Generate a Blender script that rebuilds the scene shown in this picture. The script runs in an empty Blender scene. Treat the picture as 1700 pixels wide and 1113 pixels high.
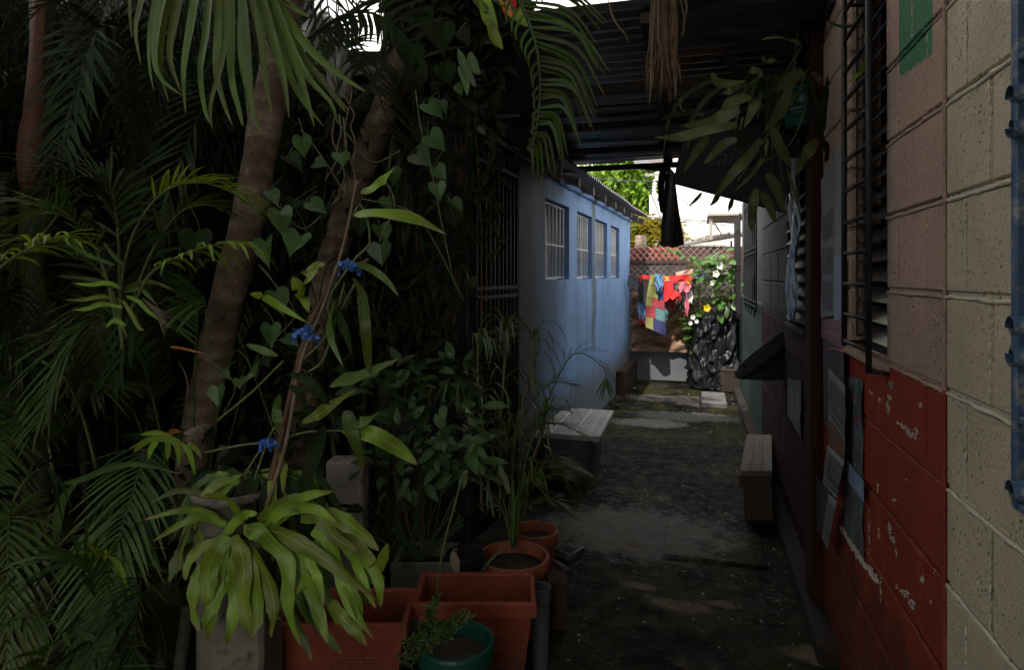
import bpy, math, random
from mathutils import Vector, Matrix, noise
D = bpy.data
S = bpy.context.scene
C = S.collection
R = random.Random(11)
PI = math.pi
V = Vector

# ---------------------------------------------------------------- camera, world, sun, exposure
FPX, CX, CY, EYE = 1060.0, 850.0, 458.0, 1.42
YAW = math.radians(16.15)
cam_d = D.cameras.new('camera')
cam_d.sensor_width = 36
cam_d.lens = FPX / 1700 * 36
cam_d.shift_y = -(556.5 - CY) / 1700
cam_d.clip_start = 0.05
cam_d.clip_end = 400
cam = D.objects.new('camera', cam_d)
C.objects.link(cam)
cam.location = (0, 0, EYE)
cam.rotation_euler = (PI / 2, 0, YAW)
S.camera = cam

SUN = V((-0.06, -0.58, 0.81)).normalized()       # from the ground towards the sun
elev = math.asin(SUN.z)
azim = math.atan2(SUN.x, SUN.y)
w = D.worlds.new('World')
S.world = w
w.use_nodes = True
nt = w.node_tree
for n in list(nt.nodes):
    nt.nodes.remove(n)
sky = nt.nodes.new('ShaderNodeTexSky')
sky.sky_type = 'NISHITA'
sky.sun_disc = False
sky.sun_elevation = elev
sky.sun_rotation = azim
sky.dust_density = 5.0
sky.air_density = 1.0
sky.ozone_density = 1.0
# bright broken cloud over the blue
tc = nt.nodes.new('ShaderNodeTexCoord')
nz = nt.nodes.new('ShaderNodeTexNoise'); nz.inputs['Scale'].default_value = 2.2; nz.inputs['Detail'].default_value = 6
cr = nt.nodes.new('ShaderNodeValToRGB')
cr.color_ramp.elements[0].position = 0.30; cr.color_ramp.elements[1].position = 0.48
mx = nt.nodes.new('ShaderNodeMix'); mx.data_type = 'RGBA'
mx.inputs['B'].default_value = (13.5, 13.1, 12.6, 1)
bg = nt.nodes.new('ShaderNodeBackground'); bg.inputs['Strength'].default_value = 0.125
wo = nt.nodes.new('ShaderNodeOutputWorld')
nt.links.new(tc.outputs['Generated'], nz.inputs['Vector'])
nt.links.new(nz.outputs['Fac'], cr.inputs['Fac'])
nt.links.new(cr.outputs['Color'], mx.inputs['Factor'])
nt.links.new(sky.outputs['Color'], mx.inputs['A'])
nt.links.new(mx.outputs['Result'], bg.inputs['Color'])
nt.links.new(bg.outputs['Background'], wo.inputs['Surface'])
sl = D.lights.new('sun', 'SUN'); sl.energy = 3.2; sl.angle = math.radians(0.5); sl.color = (1.0, 0.95, 0.87)
so = D.objects.new('sun', sl); C.objects.link(so)
so.location = (0, 0, 30)
so.rotation_euler = SUN.to_track_quat('Z', 'Y').to_euler()
S.view_settings.view_transform = 'Standard'
S.view_settings.look = 'None'
S.view_settings.gamma = 1
S.view_settings.use_curve_mapping = False
S.view_settings.exposure = 0.8
S.render.engine = 'CYCLES'
S.cycles.max_bounces = 8
S.cycles.diffuse_bounces = 4
S.cycles.transparent_max_bounces = 8

# ---------------------------------------------------------------- helpers
RT = V((math.cos(YAW), math.sin(YAW), 0))
FW = V((-math.sin(YAW), math.cos(YAW), 0))
UP = V((0, 0, 1))

def P(px, py, d):
    """point in the place: d metres ahead, seen in this direction from eye height"""
    return V((0, 0, EYE)) + FW * d + RT * ((px - CX) / FPX * d) + UP * ((CY - py) / FPX * d)

def ray(px, py):
    return FW + RT * ((px - CX) / FPX) + UP * ((CY - py) / FPX)

def onplane(px, py, p0, n):
    r = ray(px, py); o = V((0, 0, EYE))
    return o + r * ((V(p0) - o).dot(V(n)) / r.dot(V(n)))

def onX(px, py, X): return onplane(px, py, (X, 0, 0), (1, 0, 0))
def onY(px, py, Y): return onplane(px, py, (0, Y, 0), (0, 1, 0))
def onZ(px, py, Z): return onplane(px, py, (0, 0, Z), (0, 0, 1))

WL = {}

def wl(o): return WL.get(o.name, V((0, 0, 0))) if o else V((0, 0, 0))

def tag(o, label=None, cat=None, group=None, kind=None):
    if label: o['label'] = label
    if cat: o['category'] = cat
    if group: o['group'] = group
    if kind: o['kind'] = kind
    return o

def thing(name, label, cat, loc, group=None):
    o = D.objects.new(name, None); C.objects.link(o)
    o.empty_display_size = 0.1
    o.location = loc; WL[o.name] = V(loc)
    return tag(o, label, cat, group)

def link(name, me, parent, M):
    """object sharing mesh data, placed by world matrix M under parent"""
    o = D.objects.new(name, me); C.objects.link(o)
    if parent: o.parent = parent
    o.matrix_basis = Matrix.Translation(-wl(parent)) @ M
    WL[o.name] = M.to_translation()
    return o

def spline(pts, n):
    """Catmull-Rom through pts, n+1 samples"""
    pts = [V(p) for p in pts]
    if len(pts) == 2:
        return [pts[0].lerp(pts[1], i / n) for i in range(n + 1)]
    q = [pts[0] * 2 - pts[1]] + pts + [pts[-1] * 2 - pts[-2]]
    out = []
    m = len(pts) - 1
    for i in range(n + 1):
        u = i / n * m; k = min(int(u), m - 1); t = u - k
        a, b, c, d = q[k], q[k + 1], q[k + 2], q[k + 3]
        out.append(0.5 * ((2 * b) + (c - a) * t + (2 * a - 5 * b + 4 * c - d) * t * t + (3 * b - a - 3 * c + d) * t ** 3))
    return out

def tangents(p):
    T = []
    for i in range(len(p)):
        a = p[max(i - 1, 0)]; b = p[min(i + 1, len(p) - 1)]
        t = (b - a)
        T.append(t.normalized() if t.length > 1e-9 else V((0, 0, 1)))
    return T

class MB:
    def __init__(s): s.v = []; s.f = []; s.uv = []
    def add(s, vs, fs, uv=None):
        o = len(s.v); s.v += [V(x) for x in vs]
        s.uv += (uv if uv else [(0.5, 0.5)] * len(vs))
        s.f += [tuple(o + i for i in f) for f in fs]
        return s
    def box(s, a, b, ax=None, o=None):
        """box from corner a to corner b; in frame ax (3 vectors) about o when given"""
        x0, y0, z0 = a; x1, y1, z1 = b
        vs = [V((x, y, z)) for z in (z0, z1) for y in (y0, y1) for x in (x0, x1)]
        if ax:
            vs = [V(o) + ax[0] * q.x + ax[1] * q.y + ax[2] * q.z for q in vs]
        return s.add(vs, [(0, 2, 3, 1), (4, 5, 7, 6), (0, 1, 5, 4), (2, 6, 7, 3), (0, 4, 6, 2), (1, 3, 7, 5)])
    def bbox(s, a, b, c=0.006, ax=None, o=None):
        """box with chamfered vertical and top edges"""
        x0, y0, z0 = a; x1, y1, z1 = b
        def ring(z, k):
            return [V((x0 + c + k, y0 + k, z)), V((x1 - c - k, y0 + k, z)), V((x1 - k, y0 + c + k, z)), V((x1 - k, y1 - c - k, z)),
                    V((x1 - c - k, y1 - k, z)), V((x0 + c + k, y1 - k, z)), V((x0 + k, y1 - c - k, z)), V((x0 + k, y0 + c + k, z))]
        vs = ring(z0, c) + ring(z0 + c, 0) + ring(z1 - c, 0) + ring(z1, c)
        if ax: vs = [V(o) + ax[0] * q.x + ax[1] * q.y + ax[2] * q.z for q in vs]
        fs = [tuple(range(7, -1, -1)), tuple(range(24, 32))]
        for r in range(3):
            for i in range(8):
                j = (i + 1) % 8
                fs.append((r * 8 + i, r * 8 + j, r * 8 + 8 + j, r * 8 + 8 + i))
        return s.add(vs, fs)
    def tube(s, pts, r, n=6, cap=True):
        pts = [V(p) for p in pts]; T = tangents(pts); m = len(pts)
        rr = r if isinstance(r, (list, tuple)) else [r] * m
        ref = V((0, 0, 1)) if abs(T[0].z) < .9 else V((1, 0, 0))
        A = T[0].cross(ref).normalized()
        vs = []; uv = []
        for i in range(m):
            A = (A - T[i] * A.dot(T[i])); A = A.normalized() if A.length > 1e-6 else T[i].orthogonal().normalized()
            B = T[i].cross(A)
            for k in range(n):
                a = 2 * PI * k / n
                vs.append(pts[i] + (A * math.cos(a) + B * math.sin(a)) * rr[i]); uv.append((k / n, i / max(1, m - 1)))
        fs = []
        for i in range(m - 1):
            for k in range(n):
                j = (k + 1) % n
                fs.append((i * n + k, i * n + j, i * n + n + j, i * n + n + k))
        if cap: fs += [tuple(range(n - 1, -1, -1)), tuple((m - 1) * n + k for k in range(n))]
        return s.add(vs, fs, uv)
    def ribbon(s, pts, wd, hint, fold=.18, prof=None, twist=0.0, wave=0.0):
        """leaf blade along pts: 3 verts across, folded on the midrib; hint = side it shows"""
        m = len(pts); T = tangents(pts); vs = []; uv = []
        ph = R.random() * 6
        for i in range(m):
            t = i / (m - 1)
            h = V(hint) - T[i] * V(hint).dot(T[i])
            h = h.normalized() if h.length > 1e-4 else T[i].orthogonal().normalized()
            if twist: h = Matrix.Rotation(twist * (t - .3), 3, T[i]) @ h
            sd = T[i].cross(h)
            k = prof(t) if prof else math.sin(PI * min(1, t ** .8)) ** .7
            k = max(k, .02) * wd * .5
            wv = math.sin(t * 11 + ph) * wave * k
            vs += [pts[i] - sd * k + h * (fold * k + wv), pts[i].copy(), pts[i] + sd * k + h * (fold * k - wv)]
            uv += [(0, t), (.5, t), (1, t)]
        fs = []
        for i in range(m - 1):
            a = i * 3
            fs += [(a, a + 1, a + 4, a + 3), (a + 1, a + 2, a + 5, a + 4)]
        return s.add(vs, fs, uv)
    def lathe(s, prof, c, n=24, ax=None, close=False):
        """prof: (radius, height) pairs around vertical at c"""
        c = V(c); vs = []; ax = ax or (V((1, 0, 0)), V((0, 1, 0)), V((0, 0, 1)))
        for r, z in prof:
            for k in range(n):
                a = 2 * PI * k / n
                vs.append(c + ax[0] * (r * math.cos(a)) + ax[1] * (r * math.sin(a)) + ax[2] * z)
        fs = []
        for i in range(len(prof) - 1):
            for k in range(n):
                j = (k + 1) % n
                fs.append((i * n + k, i * n + j, i * n + n + j, i * n + n + k))
        if close: fs += [tuple(range(n - 1, -1, -1)), tuple((len(prof) - 1) * n + k for k in range(n))]
        return s.add(vs, fs)
    def poly(s, pts, thick=None):
        n = len(pts)
        if thick is None: return s.add(pts, [tuple(range(n))])
        b = [V(p) - V(thick) for p in pts]
        fs = [tuple(range(n)), tuple(range(2 * n - 1, n - 1, -1))] + [(i, i + n, (i + 1) % n + n, (i + 1) % n) for i in range(n)]
        return s.add(list(pts) + b, fs)
    def grid(s, fn, nu, nv):
        vs = []; uv = []
        for j in range(nv + 1):
            for i in range(nu + 1):
                vs.append(V(fn(i / nu, j / nv))); uv.append((i / nu, j / nv))
        fs = [(j * (nu + 1) + i, j * (nu + 1) + i + 1, (j + 1) * (nu + 1) + i + 1, (j + 1) * (nu + 1) + i) for j in range(nv) for i in range(nu)]
        return s.add(vs, fs, uv)
    def mesh(s, name, mat, smooth=False, off=V((0, 0, 0))):
        me = D.meshes.new(name)
        me.from_pydata([tuple(p - off) for p in s.v], [], s.f)
        ul = me.uv_layers.new(name='UVMap')
        vi = [0] * len(me.loops); me.loops.foreach_get('vertex_index', vi)
        flat = []
        for i in vi: flat += s.uv[i]
        ul.data.foreach_set('uv', flat)
        if mat: me.materials.append(mat)
        if smooth: me.polygons.foreach_set('use_smooth', [True] * len(me.polygons))
        me.update()
        return me
    def build(s, name, mat, parent=None, smooth=False, label=None, kind=None):
        c = V((0, 0, 0))
        if s.v:
            for p in s.v: c = c + p
            c = c / len(s.v)
        me = s.mesh(name, mat, smooth, c)
        o = link(name, me, parent, Matrix.Translation(c))
        return tag(o, label, None, None, kind)
    def top(s, name, mat, label=None, cat=None, group=None, kind=None, smooth=False):
        o = s.build(name, mat, None, smooth)
        return tag(o, label, cat, group, kind)

def structure(mb, name, mat, smooth=False): return mb.top(name, mat, kind='structure', smooth=smooth)

def frame_from(normal, up=UP):
    z = V(normal).normalized(); x = V(up).cross(z)
    x = x.normalized() if x.length > 1e-5 else z.orthogonal().normalized()
    return x, z.cross(x), z

# ---------------------------------------------------------------- materials
class NB:
    def __init__(s, name):
        s.m = D.materials.new(name); s.m.use_nodes = True
        s.t = s.m.node_tree; s.b = s.t.nodes['Principled BSDF']; s.o = s.t.nodes['Material Output']
        s.co = None
    def n(s, typ, **kw):
        x = s.t.nodes.new(typ)
        for k, v in kw.items():
            if k in x.inputs.keys() if hasattr(x.inputs, 'keys') else False: x.inputs[k].default_value = v
            else: setattr(x, k, v)
        return x
    def l(s, a, b): s.t.links.new(a, b)
    def pos(s): 
        g = s.t.nodes.new('ShaderNodeNewGeometry'); return g.outputs['Position']
    def obj(s):
        g = s.t.nodes.new('ShaderNodeTexCoord'); return g.outputs['Object']
    def noise(s, co, sc, det=4, rough=.55, stretch=None):
        if stretch:
            mp = s.t.nodes.new('ShaderNodeMapping'); mp.inputs['Scale'].default_value = stretch
            s.l(co, mp.inputs['Vector']); co = mp.outputs['Vector']
        x = s.t.nodes.new('ShaderNodeTexNoise'); x.inputs['Scale'].default_value = sc
        x.inputs['Detail'].default_value = det; x.inputs['Roughness'].default_value = rough
        s.l(co, x.inputs['Vector']); return x.outputs['Fac']
    def ramp(s, f, stops):
        x = s.t.nodes.new('ShaderNodeValToRGB'); e = x.color_ramp.elements
        while len(e) < len(stops): e.new(.5)
        for i, (p, c) in enumerate(stops):
            e[i].position = p; e[i].color = (c, c, c, 1) if isinstance(c, (int, float)) else (*c, 1)
        s.l(f, x.inputs['Fac']); return x.outputs['Color']
    def mix(s, f, a, b, mode='MIX'):
        x = s.t.nodes.new('ShaderNodeMix'); x.data_type = 'RGBA'; x.blend_type = mode
        for k, v in (('Factor', f), ('A', a), ('B', b)):
            if isinstance(v, (int, float)): x.inputs[k].default_value = v
            elif isinstance(v, tuple): x.inputs[k].default_value = (*v, 1) if len(v) == 3 else v
            else: s.l(v, x.inputs[k])
        return x.outputs['Result']
    def math(s, op, a, b=0.0):
        x = s.t.nodes.new('ShaderNodeMath'); x.operation = op
        for i, v in enumerate((a, b)):
            if isinstance(v, (int, float)): x.inputs[i].default_value = v
            else: s.l(v, x.inputs[i])
        return x.outputs[0]
    def sep(s, co):
        x = s.t.nodes.new('ShaderNodeSeparateXYZ'); s.l(co, x.inputs[0]); return x.outputs
    def rnd(s):
        return s.t.nodes.new('ShaderNodeObjectInfo').outputs['Random']
    def bump(s, h, st=.5, dist=.01):
        x = s.t.nodes.new('ShaderNodeBump'); x.inputs['Strength'].default_value = st; x.inputs['Distance'].default_value = dist
        s.l(h, x.inputs['Height']); s.l(x.outputs[0], s.b.inputs['Normal'])
    def set(s, col=None, rough=None, metal=0, spec=.5):
        if col is not None:
            if isinstance(col, tuple): s.b.inputs['Base Color'].default_value = (*col, 1)
            else: s.l(col, s.b.inputs['Base Color'])
        if rough is not None:
            if isinstance(rough, (int, float)): s.b.inputs['Roughness'].default_value = rough
            else: s.l(rough, s.b.inputs['Roughness'])
        s.b.inputs['Metallic'].default_value = metal
        s.b.inputs['Specular IOR Level'].default_value = spec
        return s.m

def mk(name, col, rough=.7, var=.25, sc=6, bump=.3, bsc=40, dist=.004, metal=0, spec=.4, stretch=None, dirt=None, rand=.12):
    """painted / plain surface: two-scale tone variation, per-object difference, relief"""
    b = NB(name); co = b.obj()
    n1 = b.noise(co, sc, 5, .6, stretch)
    c2 = tuple(max(0, x * (1 - var)) for x in col); c3 = tuple(min(1, x * (1 + var * .6)) for x in col)
    c = b.ramp(n1, [(.3, c2), (.7, c3)])
    if dirt:
        n3 = b.noise(co, sc * 1.9, 6, .7)
        c = b.mix(b.ramp(n3, [(.52, 0.0), (.66, 1.0)]), c, dirt)
    rr = b.math('ADD', b.math('MULTIPLY', b.rnd(), rand), 1 - rand / 2)
    hs = b.t.nodes.new('ShaderNodeHueSaturation'); b.l(rr, hs.inputs['Value']); b.l(c, hs.inputs['Color'])
    n2 = b.noise(co, bsc, 4, .6, stretch)
    b.bump(n2, bump, dist)
    return b.set(hs.outputs[0], b.ramp(n1, [(.2, max(0, rough - .12)), (.8, min(1, rough + .1))]), metal, spec)

def leafmat(name, col, tip=None, rough=.42, trans=.25, var=.35, rib=1.5, cross=60, spec=.45):
    b = NB(name)
    uv = b.t.nodes.new('ShaderNodeUVMap').outputs[0]
    u, v, _ = b.sep(uv)
    n1 = b.noise(b.pos(), 9, 3)
    base = b.ramp(n1, [(.3, tuple(x * (1 - var) for x in col)), (.7, tuple(x * (1 + var) for x in col))])
    r = b.rnd()
    hs = b.t.nodes.new('ShaderNodeHueSaturation')
    b.l(b.math('ADD', b.math('MULTIPLY', r, .7), .62), hs.inputs['Value'])
    b.l(b.math('ADD', b.math('MULTIPLY', r, .03), .49), hs.inputs['Hue'])
    b.l(base, hs.inputs['Color'])
    c = hs.outputs[0]
    du = b.math('ABSOLUTE', b.math('SUBTRACT', u, .5))
    c = b.mix(b.ramp(du, [(.0, .55), (.07, 0.0)]), c, tuple(min(1, x * rib) for x in col))
    if tip:
        c = b.mix(b.ramp(v, [(.86, 0.0), (.99, .9)]), c, tip)
    sp = b.noise(b.pos(), 55, 4, .7)
    c = b.mix(b.ramp(sp, [(.70, 0.0), (.76, .5)]), c, (col[0] * 1.1 + .03, col[1] * .6 + .02, col[2] * .6))
    wv = b.math('SINE', b.math('MULTIPLY', b.math('ADD', v, b.math('MULTIPLY', du, -.5)), cross))
    b.bump(b.math('ADD', b.math('MULTIPLY', wv, .5), b.noise(b.pos(), 60, 2)), .22, .0013)
    b.set(c, rough, 0, spec)
    tr = b.t.nodes.new('ShaderNodeBsdfTranslucent'); b.l(b.mix(.5, c, tuple(min(1, x * 2.2) for x in (col[0] * 1.2, col[1], col[2] * .4))), tr.inputs['Color'])
    ms = b.t.nodes.new('ShaderNodeMixShader'); ms.inputs[0].default_value = trans
    b.l(b.b.outputs[0], ms.inputs[1]); b.l(tr.outputs[0], ms.inputs[2]); b.l(ms.outputs[0], b.o.inputs['Surface'])
    return b.m

M = {}
M['lime'] = leafmat('lime_leaf', (.19, .29, .025), trans=.3)
M['yel'] = leafmat('yellowgreen_leaf', (.17, .25, .025), trans=.2, tip=(.2, .13, .05), rib=1.9, var=.45)
M['green'] = leafmat('green_leaf', (.048, .085, .016), rough=.5, trans=.2, tip=(.16, .12, .04))
M['heart'] = leafmat('heart_leaf', (.065, .13, .035), trans=.2, rib=1.3)
M['bright'] = leafmat('fresh_green_leaf', (.085, .135, .025), rough=.42, trans=.25, tip=(.16, .12, .04))
M['hang'] = leafmat('grey_green_leaf', (.10, .13, .045), rough=.45, trans=.2)
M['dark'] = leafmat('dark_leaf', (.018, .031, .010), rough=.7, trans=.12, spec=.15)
M['shrub'] = leafmat('shrub_leaf', (.06, .11, .035), trans=.15)
M['pale'] = leafmat('pale_striped_leaf', (.12, .17, .09), trans=.2, rib=2.6)
M['dry'] = leafmat('dry_leaf', (.19, .145, .10), trans=.1, rib=1.1, rough=.8)
M['drypink'] = leafmat('dry_frond', (.12, .07, .05), trans=.1, rib=1.1, rough=.85)
M['orange_leaf'] = leafmat('orange_leaf', (.45, .15, .03), trans=.2)
M['tree_leaf'] = leafmat('sunlit_leaf', (.20, .31, .04), trans=.35, rough=.4)
M['bush_leaf'] = leafmat('yellow_bush_leaf', (.24, .22, .03), trans=.35)
M['hibiscus'] = leafmat('hibiscus_leaf', (.08, .16, .03), trans=.3, rough=.32)
M['stem'] = mk('green_stem', (.10, .13, .04), .5, .3, 20)
M['twig'] = mk('brown_twig', (.16, .09, .05), .8, .4, 30, .6, 80)
M['paletwig'] = mk('pale_twig', (.20, .15, .10), .8, .3, 30)
def bark():
    b = NB('ringed_bark'); co = b.obj()
    x, y, z = b.sep(co)
    n = b.noise(co, 7, 6, .7)
    rg = b.math('SINE', b.math('ADD', b.math('MULTIPLY', z, 85), b.math('MULTIPLY', n, 12)))
    c = b.ramp(n, [(.3, (.07, .052, .038)), (.5, (.16, .12, .085)), (.72, (.32, .27, .21))])
    c = b.mix(b.ramp(rg, [(-.0, .3), (.15, 0.0)]), c, (.07, .04, .03))
    n2 = b.noise(co, 26, 5, .7, (1, 1, .35))
    c = b.mix(b.ramp(n2, [(.6, 0.0), (.7, .8)]), c, (.33, .22, .14))
    n3 = b.noise(co, 5, 6, .75)
    c = b.mix(b.ramp(n3, [(.6, 0.0), (.66, .7)]), c, (.34, .34, .28))
    b.bump(b.math('ADD', b.math('MULTIPLY', rg, .5), b.math('MULTIPLY', n2, 1.3)), .8, .006)
    return b.set(c, .85, 0, .2)
M['bark'] = bark()
M['sheath'] = mk('red_brown_sheath', (.15, .065, .038), .6, .4, 9, .4, 30, stretch=(1, 1, .25))
M['greytrunk'] = mk('grey_palm_stem', (.09, .085, .065), .75, .4, 9, .5, 40, stretch=(1, 1, .4))

# block wall paints
def blockmat(name, col, chips=None, dirt=None, low=None, patch=None):
    b = NB(name); co = b.pos()
    n1 = b.noise(co, 3.2, 6, .6)
    c = b.ramp(n1, [(.3, tuple(x * .82 for x in col)), (.7, tuple(min(1, x * 1.12) for x in col))])
    n4 = b.noise(co, 150, 3, .6)
    c = b.mix(b.ramp(n4, [(.35, .45), (.5, 0.0)]), c, tuple(x * .6 for x in col))
    ns = b.noise(co, 3, 4, .6, (1, 1.5, .5))
    c = b.mix(b.ramp(ns, [(.5, 0.0), (.75, .4)]), c, tuple(x * .62 for x in col))
    vo = b.t.nodes.new('ShaderNodeTexVoronoi'); vo.inputs['Scale'].default_value = 85; b.l(co, vo.inputs['Vector'])
    vr = b.sep(vo.outputs['Color'])[0]
    msk = b.math('MULTIPLY', b.ramp(vr, [(.5, 0.0), (.56, 1.0)]), b.ramp(b.noise(co, 7, 3, .6), [(.40, .25), (.55, 1.0)]))
    pitd = b.math('MULTIPLY', b.ramp(vo.outputs['Distance'], [(.16, 1.0), (.36, 0.0)]), msk)
    c = b.mix(b.math('MULTIPLY', pitd, .75), c, tuple(x * .25 for x in col))
    if patch:
        pc_, ya, yb, zl, zr = patch
        _, py_, pz_ = b.sep(co)
        wob = b.math('MULTIPLY', b.math('SUBTRACT', b.noise(co, 60, 4, .7), .5), .035)
        m1 = b.math('GREATER_THAN', b.math('ADD', py_, b.math('MULTIPLY', wob, .3)), yb); m2 = b.math('LESS_THAN', b.math('ADD', py_, b.math('MULTIPLY', wob, .2)), ya)
        zz = b.math('ADD', b.math('MULTIPLY', b.math('SUBTRACT', py_, yb), (zl - zr) / (ya - yb)), zr)
        m3 = b.math('GREATER_THAN', b.math('ADD', pz_, wob), zz)
        c = b.mix(b.math('MULTIPLY', b.math('MULTIPLY', m1, m2), m3), c, pc_)
    if chips:
        nc = b.noise(co, 21, 3, .6, (1, 1.2, .8))
        c = b.mix(b.ramp(nc, [(.735, 0.0), (.745, 1.0)]), c, chips)
    if low:
        z = b.sep(co)[2]
        nn = b.math('ADD', z, b.math('MULTIPLY', b.noise(co, 5, 6, .7), -.9))
        c = b.mix(b.ramp(nn, [(-.75, .55), (-.05, 0.0)]), c, low)
    h = b.math('ADD', b.math('MULTIPLY', b.noise(co, 120, 4, .7), 1.0), b.math('MULTIPLY', b.noise(co, 30, 3, .6), .8))
    h = b.math('SUBTRACT', h, b.math('MULTIPLY', pitd, 1.4))
    b.bump(h, .9, .0045)
    return b.set(c, .88, 0, .2)
M['tan'] = blockmat('tan_block', (.54, .47, .355))
_g = [onX(1493, 128, .4987), onX(1549, 88, .4987)]
M['pink'] = blockmat('dusty_pink_block', (.43, .31, .25), patch=((.07, .19, .11), _g[0].y, _g[1].y, _g[0].z, _g[1].z))
M['pinkplain'] = blockmat('pink_sill_paint', (.40, .28, .225))
M['ridgetan'] = blockmat('rubbed_lit_mortar_ridge', (.72, .66, .54))  # ridge paints: rubbed mortar, with caught light painted in as a paler tone
M['ridgepink'] = blockmat('pink_mortar_ridge', (.66, .48, .40))
M['ridgered'] = blockmat('red_mortar_ridge', (.32, .055, .035))
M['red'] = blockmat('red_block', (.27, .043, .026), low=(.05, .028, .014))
M['redlow'] = blockmat('mossy_red_block', (.26, .05, .03), low=(.04, .03, .014))
M['greenpaint'] = blockmat('green_paint', (.10, .25, .15))
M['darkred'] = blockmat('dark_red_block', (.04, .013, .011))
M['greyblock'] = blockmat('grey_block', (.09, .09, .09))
M['palegreen'] = blockmat('pale_green_plaster', (.07, .10, .085))
M['mortar'] = blockmat('mortar', (.62, .56, .45))
M['mortarred'] = blockmat('mortar_red', (.28, .06, .035), low=(.04, .022, .012))
M['chip'] = mk('bare_plaster_chip', (.62, .58, .50), .9, .2, 60, .5, 120)

def bluewall():
    b = NB('blue_plaster'); co = b.pos()
    n1 = b.noise(co, 2.0, 6, .6)
    c = b.ramp(n1, [(.3, (.20, .38, .70)), (.7, (.31, .51, .86))])
    st = b.noise(co, 2.6, 6, .65, (1, 1.2, .3))
    c = b.mix(b.ramp(st, [(.45, 0.0), (.75, .55)]), c, (.14, .21, .33))
    st2 = b.noise(co, 2.2, 6, .7, (1, 1.6, .2))
    c = b.mix(b.ramp(st2, [(.58, 0.0), (.72, .6)]), c, (.33, .42, .52))
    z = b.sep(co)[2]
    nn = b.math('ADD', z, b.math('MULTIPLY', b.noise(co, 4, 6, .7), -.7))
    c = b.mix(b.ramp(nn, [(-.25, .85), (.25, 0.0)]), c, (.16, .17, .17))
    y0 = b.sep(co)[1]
    near_shade = b.math('ADD', y0, b.math('MULTIPLY', b.noise(co, 3, 6, .7, (1, 1, .3)), -1.3))
    c = b.mix(b.ramp(b.math('MULTIPLY', b.math('SUBTRACT', near_shade, 3.2), .6), [(.25, .92), (.85, 0.0)]), c, (.085, .09, .10))  # canopy shade on the near end, painted into the plaster colour
    # one damp streak running down below the windows
    y = b.sep(co)[1]
    dy = b.math('ABSOLUTE', b.math('SUBTRACT', b.math('ADD', y, b.math('MULTIPLY', b.noise(co, 3, 3), .25)), 6.45))
    sk = b.math('MULTIPLY', b.ramp(dy, [(.02, 1.0), (.16, 0.0)]), b.ramp(b.math('ADD', z, b.math('MULTIPLY', b.noise(co, 5, 4), .3)), [(.7, 0.0), (.95, 1.0)]))
    sk = b.math('MULTIPLY', sk, b.ramp(z, [(1.15, .8), (1.38, 0.0)]))
    c = b.mix(sk, c, (.10, .12, .13))
    b.bump(b.math('ADD', b.noise(co, 8, 5, .6), b.math('MULTIPLY', b.noise(co, 70, 4, .7), .25)), .5, .008)
    return b.set(c, .75, 0, .3)
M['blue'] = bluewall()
M['bluereveal'] = mk('blue_reveal', (.14, .25, .46), .7, .2, 6)
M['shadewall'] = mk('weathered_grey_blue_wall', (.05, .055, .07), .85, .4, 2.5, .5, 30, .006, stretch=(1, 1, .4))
M['darkwood'] = mk('dark_timber', (.06, .045, .035), .8, .4, 7, .5, 60, stretch=(1, .2, 1))
M['wood'] = mk('weathered_timber', (.16, .14, .12), .8, .45, 9, .8, 45, .005, stretch=(6, .7, 6))
M['benchside'] = mk('old_bench_side', (.07, .05, .035), .85, .4, 9, .6, 45, stretch=(6, 6, .7))
M['black'] = mk('black_iron', (.012, .012, .013), .6, .4, 20, .3, 90, spec=.5)
M['white_iron'] = mk('white_painted_iron', (.8, .8, .8), .5, .2, 20, .2, 60)
M['blueiron'] = mk('chipped_blue_iron', (.05, .11, .20), .45, .3, 18, .4, 60, dirt=(.30, .29, .25))
M['glassdark'] = mk('dark_louvre_glass', (.035, .038, .045), .18, .3, 3, .1, 20, spec=.7)
M['curtain'] = mk('grey_curtain', (.62, .63, .65), .8, .2, 8, .2, 40)
M['void'] = mk('dark_room', (.02, .02, .022), .9, .2, 3)
M['pillarconc'] = mk('stained_whitewash', (.17, .16, .13), .88, .45, 6, .7, 45, .006, dirt=(.06, .055, .045))
M['soil'] = mk('dark_soil', (.035, .026, .018), .95, .5, 14, 1, 60, .02)
def terramat():
    b = NB('scuffed_terracotta'); co = b.pos()
    n1 = b.noise(co, 5, 6, .65)
    c = b.ramp(n1, [(.3, (.15, .030, .014)), (.7, (.27, .058, .027))])
    n2 = b.noise(co, 16, 7, .8, (1, 1, .5))
    c = b.mix(b.ramp(n2, [(.56, 0.0), (.64, .6)]), c, (.09, .045, .03))
    n3 = b.noise(co, 45, 5, .8)
    c = b.mix(b.ramp(n3, [(.62, 0.0), (.68, .6)]), c, (.34, .20, .14))
    z = b.math('ADD', b.sep(co)[2], b.math('MULTIPLY', b.noise(co, 9, 6, .7), -.25))
    c = b.mix(b.ramp(z, [(.0, .8), (.16, 0.0)]), c, (.05, .035, .025))
    b.bump(b.math('ADD', b.noise(co, 60, 4), n2), .35, .003)
    return b.set(c, b.ramp(n2, [(.4, .5), (.65, .85)]), 0, .35)
M['terra'] = terramat()
M['terra2'] = mk('old_terracotta', (.36, .11, .055), .75, .3, 6, .35, 60, .003, dirt=(.16, .07, .04))
M['bucketgreen'] = mk('green_plastic', (.008, .06, .045), .38, .2, 6, .1, 60, spec=.5)
M['whiteplastic'] = mk('dirty_white_plastic', (.42, .42, .39), .5, .35, 6, .2, 50, dirt=(.20, .19, .16))
M['whiteconc'] = mk('whitewashed_concrete', (.33, .31, .27), .85, .4, 5, .6, 40, .006, dirt=(.10, .09, .07))
M['greyplastic'] = mk('grey_plastic_tub', (.085, .095, .10), .5, .25, 4, .15, 40)
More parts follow.
